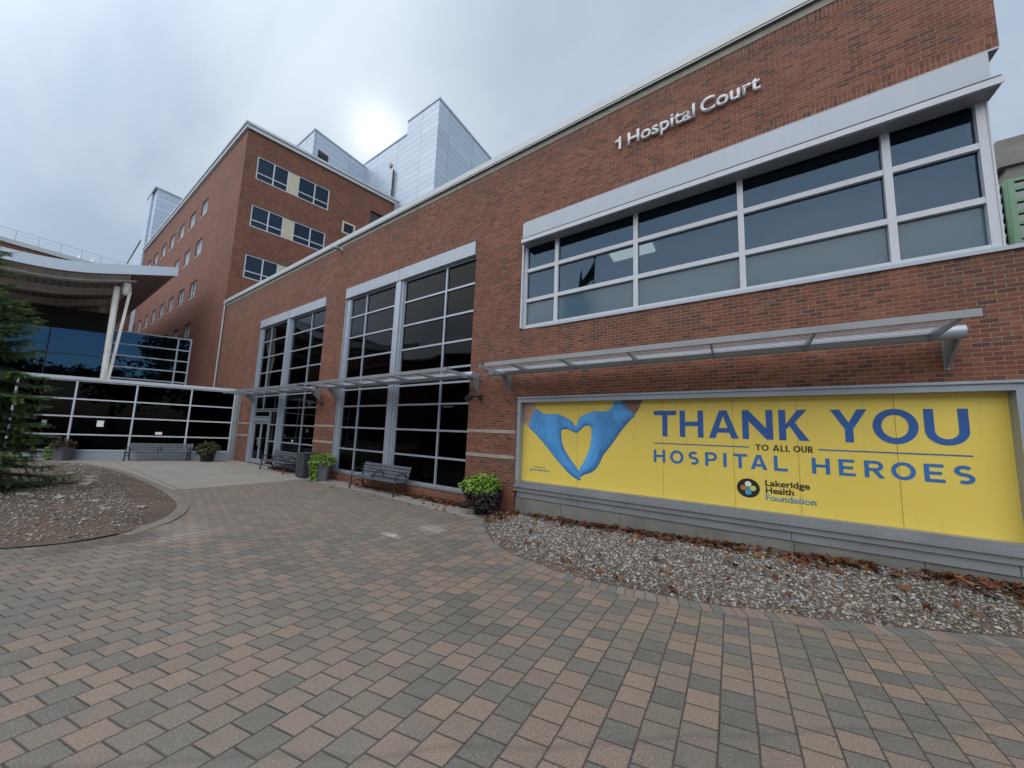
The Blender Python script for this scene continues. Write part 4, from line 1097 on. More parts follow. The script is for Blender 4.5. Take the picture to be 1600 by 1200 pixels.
def hand(poly, wrist, wmat, darks, lights, folds, label):
    pl = smooth_closed(poly, 3)
    bm = bmesh.new()
    bm.faces.new([bm.verts.new((x, 0, z)) for x, z in pl])
    step = 0.02
    for axis in (0, 2):
        lo = min(p[0 if axis == 0 else 1] for p in pl); hi = max(p[0 if axis == 0 else 1] for p in pl)
        q = lo + step * 0.5
        while q < hi:
            co = (q, 0, 0) if axis == 0 else (0, 0, q); no = (1, 0, 0) if axis == 0 else (0, 0, 1)
            bmesh.ops.bisect_plane(bm, geom=bm.verts[:] + bm.edges[:] + bm.faces[:], plane_co=co, plane_no=no); q += step
    bmesh.ops.triangulate(bm, faces=bm.faces)
    cols = []
    wd = 0.17
    def hgt(x, z):
        d = min(1.0, dist_edge((x, z), pl) / wd) if inside((x, z), pl) else 0.0
        return math.sqrt(max(0.0, 1 - (1 - d) ** 2)) * wd * 0.55
    for v in bm.verts:
        x, z = v.co.x, v.co.z; e = 0.012
        h0 = hgt(x, z); gx = (hgt(x + e, z) - hgt(x - e, z)) / (2 * e); gz = (hgt(x, z + e) - hgt(x, z - e)) / (2 * e)
        n = Vector((-gx, -gz, 1)).normalized()
        sh = 0.42 + 0.66 * max(0, n.dot(Vector((-0.35, 0.55, 0.76))))
        for f in folds:
            fd = dist_open((x, z), f)
            off = dist_open((x + 0.018, z - 0.006), f)
            sh -= 0.40 * math.exp(-(fd / 0.011) ** 2); sh += 0.16 * math.exp(-(off / 0.014) ** 2)
        for poly_, k in [(d_, -0.17) for d_ in darks] + [(l_, 0.13) for l_ in lights]:
            dd = dist_edge((x, z), poly_)
            w_ = 0.5 + 0.5 * min(1, dd / 0.05) if inside((x, z), poly_) else 0.5 - 0.5 * min(1, dd / 0.05)
            sh += k * w_
        sh += 0.10 * mnoise.noise(Vector((x * 9 + z * 4, z * 3 - x * 2, 1.3)))
        sh = max(0.25, min(1.3, sh))
        cols += [0.082 * sh ** 1.25, 0.34 * sh ** 1.08, 0.74 * sh ** 0.92, 1.0]
        v.co.y = YS - 0.0032 - (0.0009 if 'right' in label else 0.0)
    me = bpy.data.meshes.new('gloved_hand'); bm.to_mesh(me); bm.free()
    at = me.color_attributes.new('tone', 'FLOAT_COLOR', 'POINT'); at.data.foreach_set('color', cols)
    me.materials.append(M_GPRINT)
    o = link('gloved_hand', me, BAN); o['label'] = label
    g = MB(); g.prism(wrist, sgn(0.0), 0.001, 0); g.build('bare_wrist', wmat, o)
    return o
o1 = hand(HL, [(-4.60, 2.87), (-4.22, 2.86), (-4.14, 2.70), (-4.30, 2.40), (-4.334, 2.225), (-4.60, 2.40)], M_WRIST,
     [[(-3.55, 2.565), (-3.485, 2.545), (-3.25, 2.43), (-3.33, 2.39), (-3.5, 2.3)], [(-3.44, 2.10), (-3.425, 1.9), (-3.345, 1.712), (-3.22, 1.535), (-3.09, 1.385), (-3.02, 1.29), (-3.10, 1.33), (-3.26, 1.50), (-3.40, 1.70), (-3.47, 1.92)],
      [(-3.0, 1.045), (-3.18, 1.137), (-3.36, 1.297), (-3.32, 1.30), (-3.15, 1.19), (-3.02, 1.11)]],
     [[(-3.9, 2.5), (-3.62, 2.52), (-3.6, 2.2), (-3.72, 1.95), (-3.85, 2.15)], [(-3.38, 2.40), (-3.24, 2.33), (-3.16, 2.22), (-3.24, 2.24), (-3.36, 2.31)], [(-3.45, 1.52), (-3.33, 1.40), (-3.12, 1.20), (-3.06, 1.14), (-3.14, 1.25), (-3.3, 1.46)]],
     [[(-4.168, 2.602), (-4.232, 2.417), (-4.251, 2.293)], [(-4.20, 2.62), (-4.29, 2.42), (-4.305, 2.25)], [(-4.051, 2.561), (-4.159, 2.335), (-4.178, 2.212)], [(-4.10, 2.58), (-4.19, 2.40), (-4.215, 2.24)], [(-3.97, 2.541), (-4.065, 2.296), (-4.072, 2.154)],
      [(-3.9, 2.48), (-3.961, 2.257), (-3.978, 2.076)], [(-3.86, 2.25), (-3.90, 2.05), (-3.86, 1.93)], [(-3.66, 1.831), (-3.613, 1.658), (-3.546, 1.546)], [(-3.553, 1.836), (-3.505, 1.626), (-3.374, 1.406)], [(-3.447, 1.821), (-3.378, 1.596), (-3.209, 1.363)],
      [(-3.72, 1.84), (-3.70, 1.72), (-3.64, 1.63)], [(-3.393, 2.248), (-3.288, 2.212)], [(-3.31, 1.298), (-3.127, 1.276), (-2.997, 1.214)], [(-3.23, 2.405), (-3.176, 2.253), (-3.124, 2.178)], [(-3.60, 1.75), (-3.55, 1.60), (-3.46, 1.48)]], 'left gloved hand with thin wrist at the banner corner')
o2 = hand(HR_, [(-2.0, 2.87), (-1.56, 2.87), (-1.66, 2.65), (-1.735, 2.54), (-1.93, 2.70), (-1.99, 2.82)], M_WRISTD,
     [[(-2.61, 2.625), (-2.45, 2.615), (-2.30, 2.62), (-2.10, 2.38), (-1.80, 2.44), (-2.01, 2.20), (-2.21, 1.90), (-2.40, 1.645), (-2.47, 1.49), (-2.48, 1.75), (-2.50, 1.95), (-2.48, 2.2), (-2.53, 2.42)], [(-2.57, 1.335), (-2.7, 1.232), (-2.85, 1.172), (-2.78, 1.24), (-2.66, 1.36), (-2.56, 1.50)]],
     [[(-2.12, 2.80), (-2.0, 2.80), (-1.94, 2.71), (-1.80, 2.56), (-1.95, 2.54), (-2.10, 2.42), (-2.2, 2.55), (-2.2, 2.66)], [(-2.95, 2.46), (-2.82, 2.53), (-2.68, 2.58), (-2.66, 2.40), (-2.76, 2.36), (-2.9, 2.32), (-2.98, 2.24)], [(-2.655, 2.2), (-2.60, 2.0), (-2.62, 1.8), (-2.70, 1.6), (-2.80, 1.40), (-2.90, 1.25), (-2.86, 1.40), (-2.76, 1.60), (-2.68, 1.78)]],
     [[(-2.164, 2.63), (-2.058, 2.451), (-1.989, 2.364)], [(-2.235, 2.648), (-2.163, 2.469), (-2.092, 2.327)], [(-2.344, 2.631), (-2.288, 2.486), (-2.252, 2.396)], [(-2.29, 2.64), (-2.22, 2.46), (-2.17, 2.35)], [(-2.12, 2.68), (-2.01, 2.48), (-1.95, 2.40)], [(-2.076, 2.719), (-1.972, 2.523), (-1.903, 2.452)],
      [(-2.594, 1.827), (-2.648, 1.643), (-2.74, 1.437)], [(-2.502, 1.867), (-2.537, 1.65), (-2.553, 1.505)], [(-2.41, 1.872), (-2.5, 1.652), (-2.59, 1.413)], [(-2.59, 1.431), (-2.775, 1.253), (-2.889, 1.161)], [(-2.829, 2.353), (-2.771, 2.316)], [(-1.921, 2.646), (-1.853, 2.488)], [(-2.02, 2.76), (-1.93, 2.62)]], 'right gloved hand reaching down from the banner top')

# ------------------------------------------------------------------ sunshades
M_LOUV = plain('dark_grey_louvre', (0.34, 0.355, 0.375), 0.5, 0.2, var=0.1)
def sunshade(tx0, tx1, bx0, bx1, arms, brackets, label):
    T = thing('sunshade', label, 'sunshade', ((tx0 + tx1) / 2, 7.4, 3.6), group='metal sunshades over the windows')
    yt, yb, zt = 7.02, 6.12, 3.625
    MB().poly([(tx0, yt, zt), (tx1, yt, zt)], 0.095, 20).build('tube', M_ALU, T)
    g = MB(); g.box(bx0, yb - 0.012, zt - 0.045, bx1, yb, zt + 0.05); g.box(bx0, yb, zt + 0.035, bx1, yb + 0.09, zt + 0.05)
    g.build('outer_rail', M_ALUD, T)
    g = MB()
    for i in range(9):
        y = yb + 0.11 + i * 0.084
        g.obox((bx0 + 0.04, y, zt - 0.022), (bx1 - bx0 - 0.08, 0, 0), (0, 0.040, 0.012), (0, -0.003, 0.010))
    g.build('louvre', M_LOUV, T)
    for x in arms:
        g = MB()
        g.prism([(yb + 0.005, zt - 0.04), (yt, zt - 0.11), (yt + 0.05, zt - 0.05), (yt, zt + 0.02), (yb + 0.005, zt + 0.02)], lambda a, b, d, x=x: Vector((x + d, a, b)), 0.022)
        g.build('arm', M_ALU, T)
    for x in brackets:
        g = MB()
        g.prism([(yt - 0.04, zt - 0.05), (7.39, zt + 0.06), (7.39, zt - 0.42), (7.33, zt - 0.42), (yt - 0.03, zt - 0.10)], lambda a, b, d, x=x: Vector((x + d, a, b)), 0.03)
        g.box(x - 0.012, 7.385, zt - 0.45, x + 0.042, 7.4, zt + 0.1)
        g.build('bracket', M_ALUD, T)
    return T
sunshade(-5.25, 2.62, -4.78, 2.43, [-4.95, -4.1, -2.9, -1.55, -0.25, 1.0, 2.3], [-4.9, 2.56], 'metal louvre sunshade on a tube over the yellow banner')
sunshade(-13.3, -5.84, -13.45, -6.0, [-13.2, -12.0, -10.8, -9.6, -8.4, -7.2, -6.05], [-13.3, -6.0], 'metal louvre sunshade over the tall window behind the slatted bench')
sunshade(-21.6, -14.5, -21.9, -13.95, [-21.5, -20.3, -19.1, -17.9, -16.7, -15.5, -14.6], [-21.5, -14.72], 'metal louvre sunshade over the entrance doors')

# wall lamps and camera
for x, lab in ((-5.86, 'small black wall lamp on the brick pier beside the banner'), (-14.4, 'small black wall lamp on the narrow brick pier between the lobby windows')):
    T = thing('wall_lamp', lab, 'lamp', (x, 7.4, 3.0), group='black wall lamps on the piers')
    g2 = MB(); g2.box(x - 0.06, 7.37, 2.96, x + 0.06, 7.4, 3.10); g2.build('back_plate', M_BLACK, T)
    MB().poly([(x, 7.37, 3.03), (x, 7.2, 3.05), (x - 0.02, 7.02, 3.02)], 0.02, 8).build('lamp_arm', M_BLACK, T)
    g3 = MB(); g3.poly([(x - 0.02, 7.06, 3.03), (x - 0.03, 6.98, 3.0), (x - 0.04, 6.86, 2.93)], [0.045, 0.075, 0.10], 12); g3.build('lamp_shade', M_BLACK, T)
T = thing('security_camera', 'small security camera under the roof edge of the brick building', 'camera', (-14.0, 7.4, 9.8))
MB().box(-14.05, 7.34, 9.74, -13.95, 7.4, 9.9).build('mount', M_COPING, T)
MB().poly([(-14.0, 7.34, 9.8), (-14.0, 7.12, 9.78), (-14.03, 6.98, 9.74)], [0.04, 0.075, 0.07], 12).build('camera_body', M_ALUD, T)

# ------------------------------------------------------------------ brick tower (six storeys)
TA = 1.34405812
FT = frame(-28.33, 7.4, TA)          # end face of the tower; u runs back from the corner
FL = frame(0, 7.38, 0)               # long face, parallel to the main facade
tower = thing('brick_tower', 'tall red brick ward block with white framed windows and a pale metal roof edge', 'building', (-28.4, 7.4, 0))
tu = FT[1]
c0 = Vector((-28.33, 7.4, 0)); c1 = c0 + tu * 11.35
ZT = 23.25
g = MB()
WIN_L = []                           # (u0, z0, z1, kind)
for r, (z0, z1) in enumerate(((19.55, 20.98), (15.95, 17.38), (12.22, 13.68), (8.6, 10.05))):
    for k in range(8):
        u = -37.62 - 3.37 * k
        WIN_L.append((u, u + 1.62, z0, z1, r))
# long face as brick strips round the openings
rows = [(0, 8.6), (10.05, 12.22), (13.68, 15.95), (17.38, 19.55), (20.98, ZT)]
for a, b in rows: g.fbox(FL, -61.0, -28.33, -0.35, 0.0, a, b)
for (z0, z1) in ((8.6, 10.05), (12.22, 13.68), (15.95, 17.38), (19.55, 20.98)):
    e = [(-61.0, -37.62 - 3.37 * 7)] + [(-37.62 - 3.37 * k + 1.62, -37.62 - 3.37 * (k - 1)) for k in range(7, 0, -1)] + [(-37.62 + 1.62, -28.33)]
    for a, b in e: g.fbox(FL, a, b, -0.35, 0.0, z0, z1)
# end face with openings
OP = []
for (z0, z1) in ((19.80, 21.60), (16.15, 17.80), (12.30, 14.05)): OP.append((0.70, 5.55, z0, z1))
zs = [0, 12.30, 14.05, 16.15, 17.80, 19.80, 21.60, ZT]
g.fbox(FT, 0.0, 11.35, -0.35, -0.002, 0, 12.30); g.fbox(FT, 0, 11.35, -0.35, -0.002, 14.05, 16.15)
g.fbox(FT, 0, 0.70, -0.35, -0.002, 12.30, 14.05); g.fbox(FT, 5.55, 11.35, -0.35, -0.002, 12.30, 14.05)
g.fbox(FT, 0, 0.70, -0.35, -0.002, 16.15, 17.80); g.fbox(FT, 5.55, 11.35, -0.35, -0.002, 16.15, 17.80)
g.fbox(FT, 0, 6.70, -0.35, -0.002, 17.80, 18.42); g.fbox(FT, 6.70, 11.35, -0.35, -0.002, 17.80, 18.42)
g.fbox(FT, 0, 6.70, -0.35, -0.002, 18.42, 19.50); g.fbox(FT, 7.76, 11.35, -0.35, -0.002, 18.42, 19.50)
g.fbox(FT, 0, 8.90, -0.35, -0.002, 19.50, 19.80); g.fbox(FT, 8.90, 11.35, -0.35, -0.002, 19.50, 19.80)
g.fbox(FT, 0, 0.70, -0.35, -0.002, 19.80, 21.60); g.fbox(FT, 5.55, 8.90, -0.35, -0.002, 19.80, 21.60); g.fbox(FT, 10.2, 11.35, -0.35, -0.002, 19.80, 21.60)
g.fbox(FT, 0, 11.35, -0.35, -0.002, 21.60, ZT)
g.box(-61.0, 18.0, 0, -26, 18.3, ZT); g.box(-61.0, 7.8, 0, -60.65, 18, ZT)
g.build('brick_wall', M_TBRICK, tower)
g = MB()
pts = [(-61.1, 7.3), (-28.25, 7.3)]
g.fbox(FL, -61.1, -28.2, -0.3, 0.14, ZT, ZT + 0.28); g.fbox(FL, -61.14, -28.16, -0.3, 0.22, ZT + 0.281, ZT + 0.46)
g.fbox(FT, 0.05, 11.4, -0.3, 0.14, ZT, ZT + 0.277); g.fbox(FT, 0.05, 11.45, -0.3, 0.22, ZT + 0.279, ZT + 0.457)
g.build('roof_edge', M_COPING, tower)
g = MB(); g.box(-60.9, 7.75, ZT - 0.3, -28.5, 18, ZT + 0.2); g.build('roof', M_DARKROOF, tower)
M_PGLASS = glass_mat('pale_tower_glass', (0.86, 0.89, 0.93), 0.9, 0.10)
M_BLIND = plain('white_blind', (0.80, 0.82, 0.84), 0.7, var=0.06)
for (u0, u1, z0, z1, r) in WIN_L:
    f = MB(); fw = 0.07
    f.fbox(FL, u0, u0 + fw, -0.23, -0.09, z0, z1); f.fbox(FL, u1 - fw, u1, -0.23, -0.09, z0, z1)
    f.fbox(FL, u0 + fw, u1 - fw, -0.228, -0.092, z0, z0 + fw); f.fbox(FL, u0 + fw, u1 - fw, -0.228, -0.092, z1 - fw, z1)
    f.fbox(FL, u0 + fw, u1 - fw, -0.226, -0.094, z0 + 0.42, z0 + 0.48); f.fbox(FL, (u0 + u1) / 2 - 0.03, (u0 + u1) / 2 + 0.03, -0.224, -0.096, z0 + fw, z1 - fw)
    f.fbox(FL, u0 - 0.02, u1 + 0.02, -0.085, 0.03, z0 - 0.06, z0 - 0.002)
    wo = f.build('window', M_WHITE, tower)
    MB().fbox(FL, u0 + fw, u1 - fw, -0.175, -0.165, z0 + fw, z1 - fw).build('glass', M_PGLASS if r < 2 else M_TGLASS, wo)
    hsh = random.random()
    drop = z0 + 0.08 if r < 2 else (z1 - 0.45 * (z1 - z0) if hsh > 0.3 else z1 - 0.15)
    if drop < z1 - fw - 0.1: MB().fbox(FL, u0 + fw, u1 - fw, -0.225, -0.21, drop, z1 - fw).build('blind', M_BLIND, wo)
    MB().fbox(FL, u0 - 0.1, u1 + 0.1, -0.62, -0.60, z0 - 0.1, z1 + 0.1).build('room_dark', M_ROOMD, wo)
def two_light(u0, u1, z0, z1):
    f = MB(); fw = 0.075; zm = z0 + 0.52; um = (u0 + u1) / 2 + 0.05
    f.fbox(FT, u0, u0 + fw, -0.22, -0.04, z0, z1); f.fbox(FT, u1 - fw, u1, -0.22, -0.04, z0, z1); f.fbox(FT, um - 0.04, um + 0.04, -0.218, -0.042, z0, z1)
    for z in (z0 + fw / 2, z1 - fw / 2): f.fbox(FT, u0 + fw, u1 - fw, -0.216, -0.044, z - fw / 2, z + fw / 2)
    f.fbox(FT, u0 + fw, u1 - fw, -0.214, -0.046, zm - 0.035, zm + 0.035)
    wo = f.build('window', M_WHITE, tower)
    MB().fbox(FT, u0 + fw, u1 - fw, -0.14, -0.13, z0 + fw, z1 - fw).build('glass', M_TGLASS, wo)
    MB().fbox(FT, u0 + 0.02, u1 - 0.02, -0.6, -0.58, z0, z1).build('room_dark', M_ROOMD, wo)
for (a, b, z0, z1) in OP:
    two_light(a + 0.005, a + 1.98, z0 + 0.005, z1 - 0.005); two_light(b - 2.24, b - 0.005, z0 + 0.005, z1 - 0.005)
    MB().fbox(FT, a + 1.985, b - 2.245, -0.2, -0.05, z0 + 0.005, z1 - 0.005).build('infill_panel', M_PANEL, tower)
f = MB()
for (a, b, z0, z1) in ((6.70, 7.76, 18.42, 19.50),):
    f.fbox(FT, a + 0.003, a + 0.15, -0.2, 0.04, z0 + 0.003, z1 - 0.003); f.fbox(FT, b - 0.15, b - 0.003, -0.2, 0.04, z0 + 0.003, z1 - 0.003)
    f.fbox(FT, a + 0.15, b - 0.15, -0.2, 0.038, z0 + 0.003, z0 + 0.15); f.fbox(FT, a + 0.15, b - 0.15, -0.2, 0.038, z1 - 0.15, z1 - 0.003)
wo = f.build('small_window', M_PANEL, tower)
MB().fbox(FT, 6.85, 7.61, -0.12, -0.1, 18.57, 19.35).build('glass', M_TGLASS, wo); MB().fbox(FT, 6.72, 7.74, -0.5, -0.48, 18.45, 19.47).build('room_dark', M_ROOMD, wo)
f = MB(); f.fbox(FT, 8.905, 10.195, -0.22, -0.18, 19.81, 21.59); wo = f.build('louvre_vent', M_BLACK, tower)
g = MB(); p0 = c0 + tu * 11.1
g.fbox(FT, 11.0, 11.16, 0.0, 0.12, 10.3, ZT); g.fbox(FT, 10.95, 11.35, 0.0, 0.3, 22.2, ZT - 0.02)
g.build('downpipe', M_ALUD, tower)

# ------------------------------------------------------------------ metal clad penthouses
ph = thing('penthouse', 'large pale metal clad plant penthouse with stepped corner rising behind the brick building', 'building', (-24, 18.4, 10))
g = MB()
g.box(-25.15, 18.42, 9.9, -20.91, 28.55, 31.75); g.box(-34, 18.42, 9.9, -25.152, 28.5, 30.35)
g.box(-45, 13.04, ZT, -31.57, 18.418, 29.65)
g.build('cladding', M_CLAD, ph)
g = MB()
g.box(-25.2, 18.36, 31.752, -20.86, 28.6, 31.95); g.box(-34, 18.36, 30.352, -25.202, 28.55, 30.53); g.box(-45.05, 12.98, 29.652, -31.52, 18.355, 29.82)
g.build('roof_trim', M_CLAD, ph)
g = MB()
for i in range(4): g.obox((-31.565, 13.55, 27.05 + i * 0.24), (0.08, 0, -0.05), (0, 0.85, 0), (-0.03, 0, 0.16))
g.box(-31.565, 13.5, 26.95, -31.54, 14.45, 28.05)
g.build('louvre_vent', M_BLACK, ph)
g = MB(); g.poly([(-27.3, 18.42, 28.1), (-27.3, 18.3, 28.1)], 0.22, 14); g.build('round_vent', M_ALUD, ph)
g = MB(); g.poly([(-26.7, 18.3, 23), (-26.7, 18.3, 27.0), (-26.6, 18.25, 27.25), (-26.45, 18.25, 27.0), (-26.45, 18.3, 23)], 0.06, 8); g.build('flue_pipe', M_BLACK, ph)

st = thing('stair_shaft', 'slim pale metal clad shaft standing behind the far end of the brick block', 'tower', (-60, 9, 0))
g = MB(); g.box(-63.9, 7.2, 20, -61.2, 7.38, 31.25); g.box(-63.9, 7.4, 0, -61.2, 14, 31.25); g.box(-61.2, 7.82, ZT + 0.5, -59.47, 14, 31.25); g.box(-61.2, 7.4, ZT + 0.5, -59.47, 7.82, 31.25)
g.build('cladding', M_CLAD, st)
g = MB(); g.box(-63.95, 7.15, 31.252, -59.42, 14.05, 31.45); g.build('roof_trim', M_ALUD, st)

wg = thing('roof_shed', 'small sloped metal roof house low beside the slim metal shaft', 'building', (-68, 8, 20))
g = MB(); g.prism([(-73.8, 20), (-64.2, 20), (-64.2, 26.0), (-65.6, 26.1), (-73.8, 25.1)], lambda a, b, d: Vector((a, 7.4 + d, b)), 4)
g.build('cladding', M_CLAD, wg)
g = MB(); g.obox((-73.9, 7.3, 25.1), (8.3, 0, 1.0), (0, 4.2, 0), (0, 0, 0.2)); g.box(-65.6, 7.3, 26.11, -64.1, 11.5, 26.32); g.build('roof_trim', M_ALUD, wg)

fb = thing('far_brick_block', 'distant brick block with a flat pale roof edge and a railing along its roof', 'building', (-75, 0, 0))
g = MB(); g.box(-90, -40, 0, -75, 22, 23.55); g.build('brick_wall', M_TBRICK, fb)
g = MB(); g.box(-90, -40.2, 23.56, -74.8, 22.2, 24.15); g.build('roof_edge', M_COPING, fb)
g = MB()
for i in range(26):
    y = -30 + i * 1.75
    g.tube((-75.3, y, 24.15), (-75.3, y, 25.55), 0.035, 6)
for z in (24.7, 25.1, 25.55): g.tube((-75.3, -40, z), (-75.3, 20, z), 0.03 if z > 25.2 else 0.015, 6)
g.build('roof_railing', M_ALU, fb)
for y in (3.2, 4.4):
    g = MB(); g.lathe([(0.3, 0), (0.2, 0.5), (0.04, 1.05), (0.0, 1.1)], (-76.0, y, 24.1), 10); g.build('roof_vent', M_CANFAS, fb)

# ------------------------------------------------------------------ glazed wing on the left
WA = 1.08699644
FW = frame(-23.47, 7.4, WA)          # u: towards the main facade (0 at the facade, negative away); d outward
wing = thing('glass_wing', 'low dark glazed wing with white mullions and a taller glass storey set behind', 'building', (-25, 4, 0))
grid(FW, 'lower_glazing', -10.5, -0.26, 0.42, 3.86, [-8.28, -6.42, -4.31, -2.17], [1.21, 2.09, 2.93], 0.066, -0.14, 0.0, -0.06, wing, M_WGLASS, M_WHITE)
g = MB(); g.fbox(FW, -10.55, -0.24, -0.3, 0.05, 3.862, 4.02); g.fbox(FW, -10.5, -0.3, -0.5, -0.302, 3.8, 4.0); g.build('roof_edge', M_WHITE, wing)
g = MB()
for a, b in ((0.0, 0.13), (0.134, 0.265), (0.269, 0.40)): g.fbox(FW, -10.5, -0.26, -0.14, 0.025, a, b)
g.build('plinth', M_ALU, wing)
g = MB(); g.fbox(FW, -0.258, 0.02, -0.15, 0.06, 0, 4.0); g.fbox(FW, -0.18, -0.06, 0.06, 0.1, 0, 3.99); g.build('corner_pilaster', M_ALUD, wing)
def wp(u, d, z=0): return FW[0] + FW[1] * u + FW[2] * d + Vector((0, 0, z))
g = MB(); a, b, c_, d_ = wp(-10.5, -0.35), wp(-0.3, -0.35), wp(-3.5, -9.6), wp(-16, -9.6)
vs = [(*p.xy, 3.8) for p in (a, b, c_, d_)] + [(*p.xy, 3.95) for p in (a, b, c_, d_)]
g.add(vs, [(0, 1, 2, 3), (4, 5, 6, 7), (0, 1, 5, 4), (1, 2, 6, 5), (2, 3, 7, 6), (3, 0, 4, 7)]); g.build('roof', M_DARKROOF, wing)
g = MB(); g.fbox(FW, -10.5, -0.3, -4.2, -4.0, 0.0, 3.8); g.fbox(FW, -10.6, -10.5, -4.0, -0.15, 0, 3.8)
g.fbox(FW, -10.5, -0.3, -4.0, -0.15, 0.0, 0.05)
for u in (-9, -6.8, -5, -3.2): g.fbox(FW, u, u + 0.3, -2.2, -1.9, 0.05, 3.8)
g.fbox(FW, -8, -5.5, -3.4, -2.9, 0.05, 1.0)
g.build('wing_interior', M_ROOMD, wing)
FU = (wp(0, -10), FW[1], FW[2])
grid(FU, 'upper_glazing', -9.65, -5.28, 3.96, 8.45, [-6.06], [5.0, 5.82, 6.65, 7.5], 0.09, -0.16, 0.0, -0.07, wing, M_BLUEGLASS, M_WHITE)
f = MB(); f.fbox(FU, -12.58, -12.53, -0.1, -0.04, 3.96, 8.1); f.fbox(FU, -9.72, -9.66, -0.1, -0.04, 3.96, 8.1); f.fbox(FU, -18, -9.72, -0.098, -0.042, 6.35, 6.4)
fo = f.build('entrance_glazing', M_BLACK, wing)
g = MB()
for a, b in ((-18, -12.58), (-12.53, -9.72)):
    for z0, z1 in ((3.96, 6.35), (6.4, 8.1)): g.fbox(FU, a, b, -0.075, -0.063, z0, z1)
g.build('glass', M_BLUEGLASS, fo)
g = MB(); g.fbox(FU, -18, -9.66, -0.3, -0.02, 8.102, 9.55); g.build('canopy_shade_panel', plain('canopy_shade_black', (0.012, 0.012, 0.012), 0.9), wing)  # black sheet standing in for the shade under the canopy
g = MB(); g.fbox(FU, -18, -5.3, -3, -2.9, 3.96, 8.4); g.fbox(FU, -10, -5.3, -2.9, -0.17, 8.3, 8.4); g.build('upper_interior', M_ROOMD, wing)
# papers taped inside the panes
for u, z, s, lab in ((-5.44, 1.77, (0.24, 0.30), 'white paper notice on the middle pane of the low glazed wing'), (-3.27, 1.37, (0.26, 0.13), 'small white notice above the bench by the glazed wing'), (-7.27, 1.73, (0.16, 0.26), 'grey paper notice beside the spruce branches on the glazed wing')):
    g = MB(); g.fbox(FW, u - s[0] / 2, u + s[0] / 2, -0.058, -0.052, z - s[1] / 2, z + s[1] / 2)
    tag(g.build('paper_notice', M_PAPER if s[0] > 0.2 else M_ALUD), lab, 'notice', 'paper notices on the glazed wing')

# ------------------------------------------------------------------ entrance canopy with a curved roof
M_CANFL = plain('canopy_light_flange', (0.82, 0.80, 0.74), 0.6, var=0.1, scale=0.8, grime=0.3)
can = thing('entrance_canopy', 'curved white steel entrance canopy on a leaning column above the glazed wing', 'canopy', (-35, 2, 4))
PROF = [(-12, 13.0), (-9, 11.9), (-6, 11.1), (-3.5, 10.75), (-1.2, 10.78), (0.4, 10.93), (1.7, 11.24), (3.2, 11.80), (4.3, 12.22), (5.47, 12.66)]
PROF = smooth_closed(PROF, 4, False)
def pz(y):
    for i in range(len(PROF) - 1):
        if PROF[i][0] <= y <= PROF[i + 1][0]:
            k = (y - PROF[i][0]) / (PROF[i + 1][0] - PROF[i][0]); return PROF[i][1] + (PROF[i + 1][1] - PROF[i][1]) * k
    return PROF[-1][1]
def swept(name, xa, xb, ztop, zbot, mat, ya=-12, yb=5.47):
    g = MB(); ys = [p[0] for p in PROF if ya <= p[0] <= yb]
    vs = []
    for y in ys: vs += [(xa, y, pz(y) + ztop), (xb, y, pz(y) + ztop), (xb, y, pz(y) + zbot), (xa, y, pz(y) + zbot)]
    fs = []
    for i in range(len(ys) - 1):
        for k in range(4): fs.append((i * 4 + k, i * 4 + (k + 1) % 4, (i + 1) * 4 + (k + 1) % 4, (i + 1) * 4 + k))
    n = len(ys) - 1
    fs += [(0, 1, 2, 3), (n * 4 + 3, n * 4 + 2, n * 4 + 1, n * 4)]
    g.add(vs, fs); return g.build(name, mat, can)
swept('fascia', -31.62, -31.5, 0.0, -0.62, M_CANFAS)
def deck_mat():
    t = NT('ribbed_soffit'); P = t.sep(t.pos().outputs['Position'])
    f = t.math('FRACT', t.math('DIVIDE', P[1], 0.30))
    m = t.math('LESS_THAN', f, 0.3)
    n = t.noise(t.pos().outputs['Position'], 1.0, 5)
    c = t.mix(m, t.mix(n, (0.38, 0.375, 0.36), (0.46, 0.45, 0.43)), (0.26, 0.255, 0.24))
    t.set(Base_Color=c, Roughness=0.7); t.bump(t.math('MULTIPLY', m, -1.0), 0.6, 0.05)
    return t.mat
swept('roof_deck', -56.0, -31.63, -0.12, -0.42, deck_mat())
swept('side_fascia', -56.0, -31.63, -0.02, -0.10, M_CANFAS)
for x in (-32.7, -36.7, -40.8, -45.0, -49.0):
    swept('purlin', x - 0.12, x + 0.12, -0.422, -0.80, M_CANOPY, -12, 3.75); swept('purlin_flange', x - 0.30, x + 0.30, -0.802, -0.88, M_CANFL, -12, 3.8) if x > -36 else swept('purlin', x - 0.3, x + 0.3, -0.802, -0.88, M_CANFL, -12, 3.75)
g = MB(); g.box(-48, 3.25, 10.45, -32.3, 3.55, 10.85); g.build('girder', M_CANOPY, can)
g = MB(); g.poly([(-32.5, 3.08, 3.96), (-32.56, 3.04, 8.0), (-32.62, 3.02, 10.5)], 0.15, 16); g.build('column', M_CANOPY, can)
g = MB(); g.obox((-32.42, 3.18, 4.4), (0.12, 0.0, 0), (0.0, 0.13, 0), (0.05, 0.30, 5.9)); g.lathe([(0.0, 0), (0.16, 0.05), (0.2, 0.3), (0.2, 0.62), (0.12, 0.66)], (-32.4, 3.42, 10.0), 12); g.build('brace', M_CANOPY, can)
g = MB(); g.poly([(-39.5, 3.1, 3.96), (-39.5, 3.1, 10.5)], 0.16, 14); g.build('column', M_CANOPY, can)

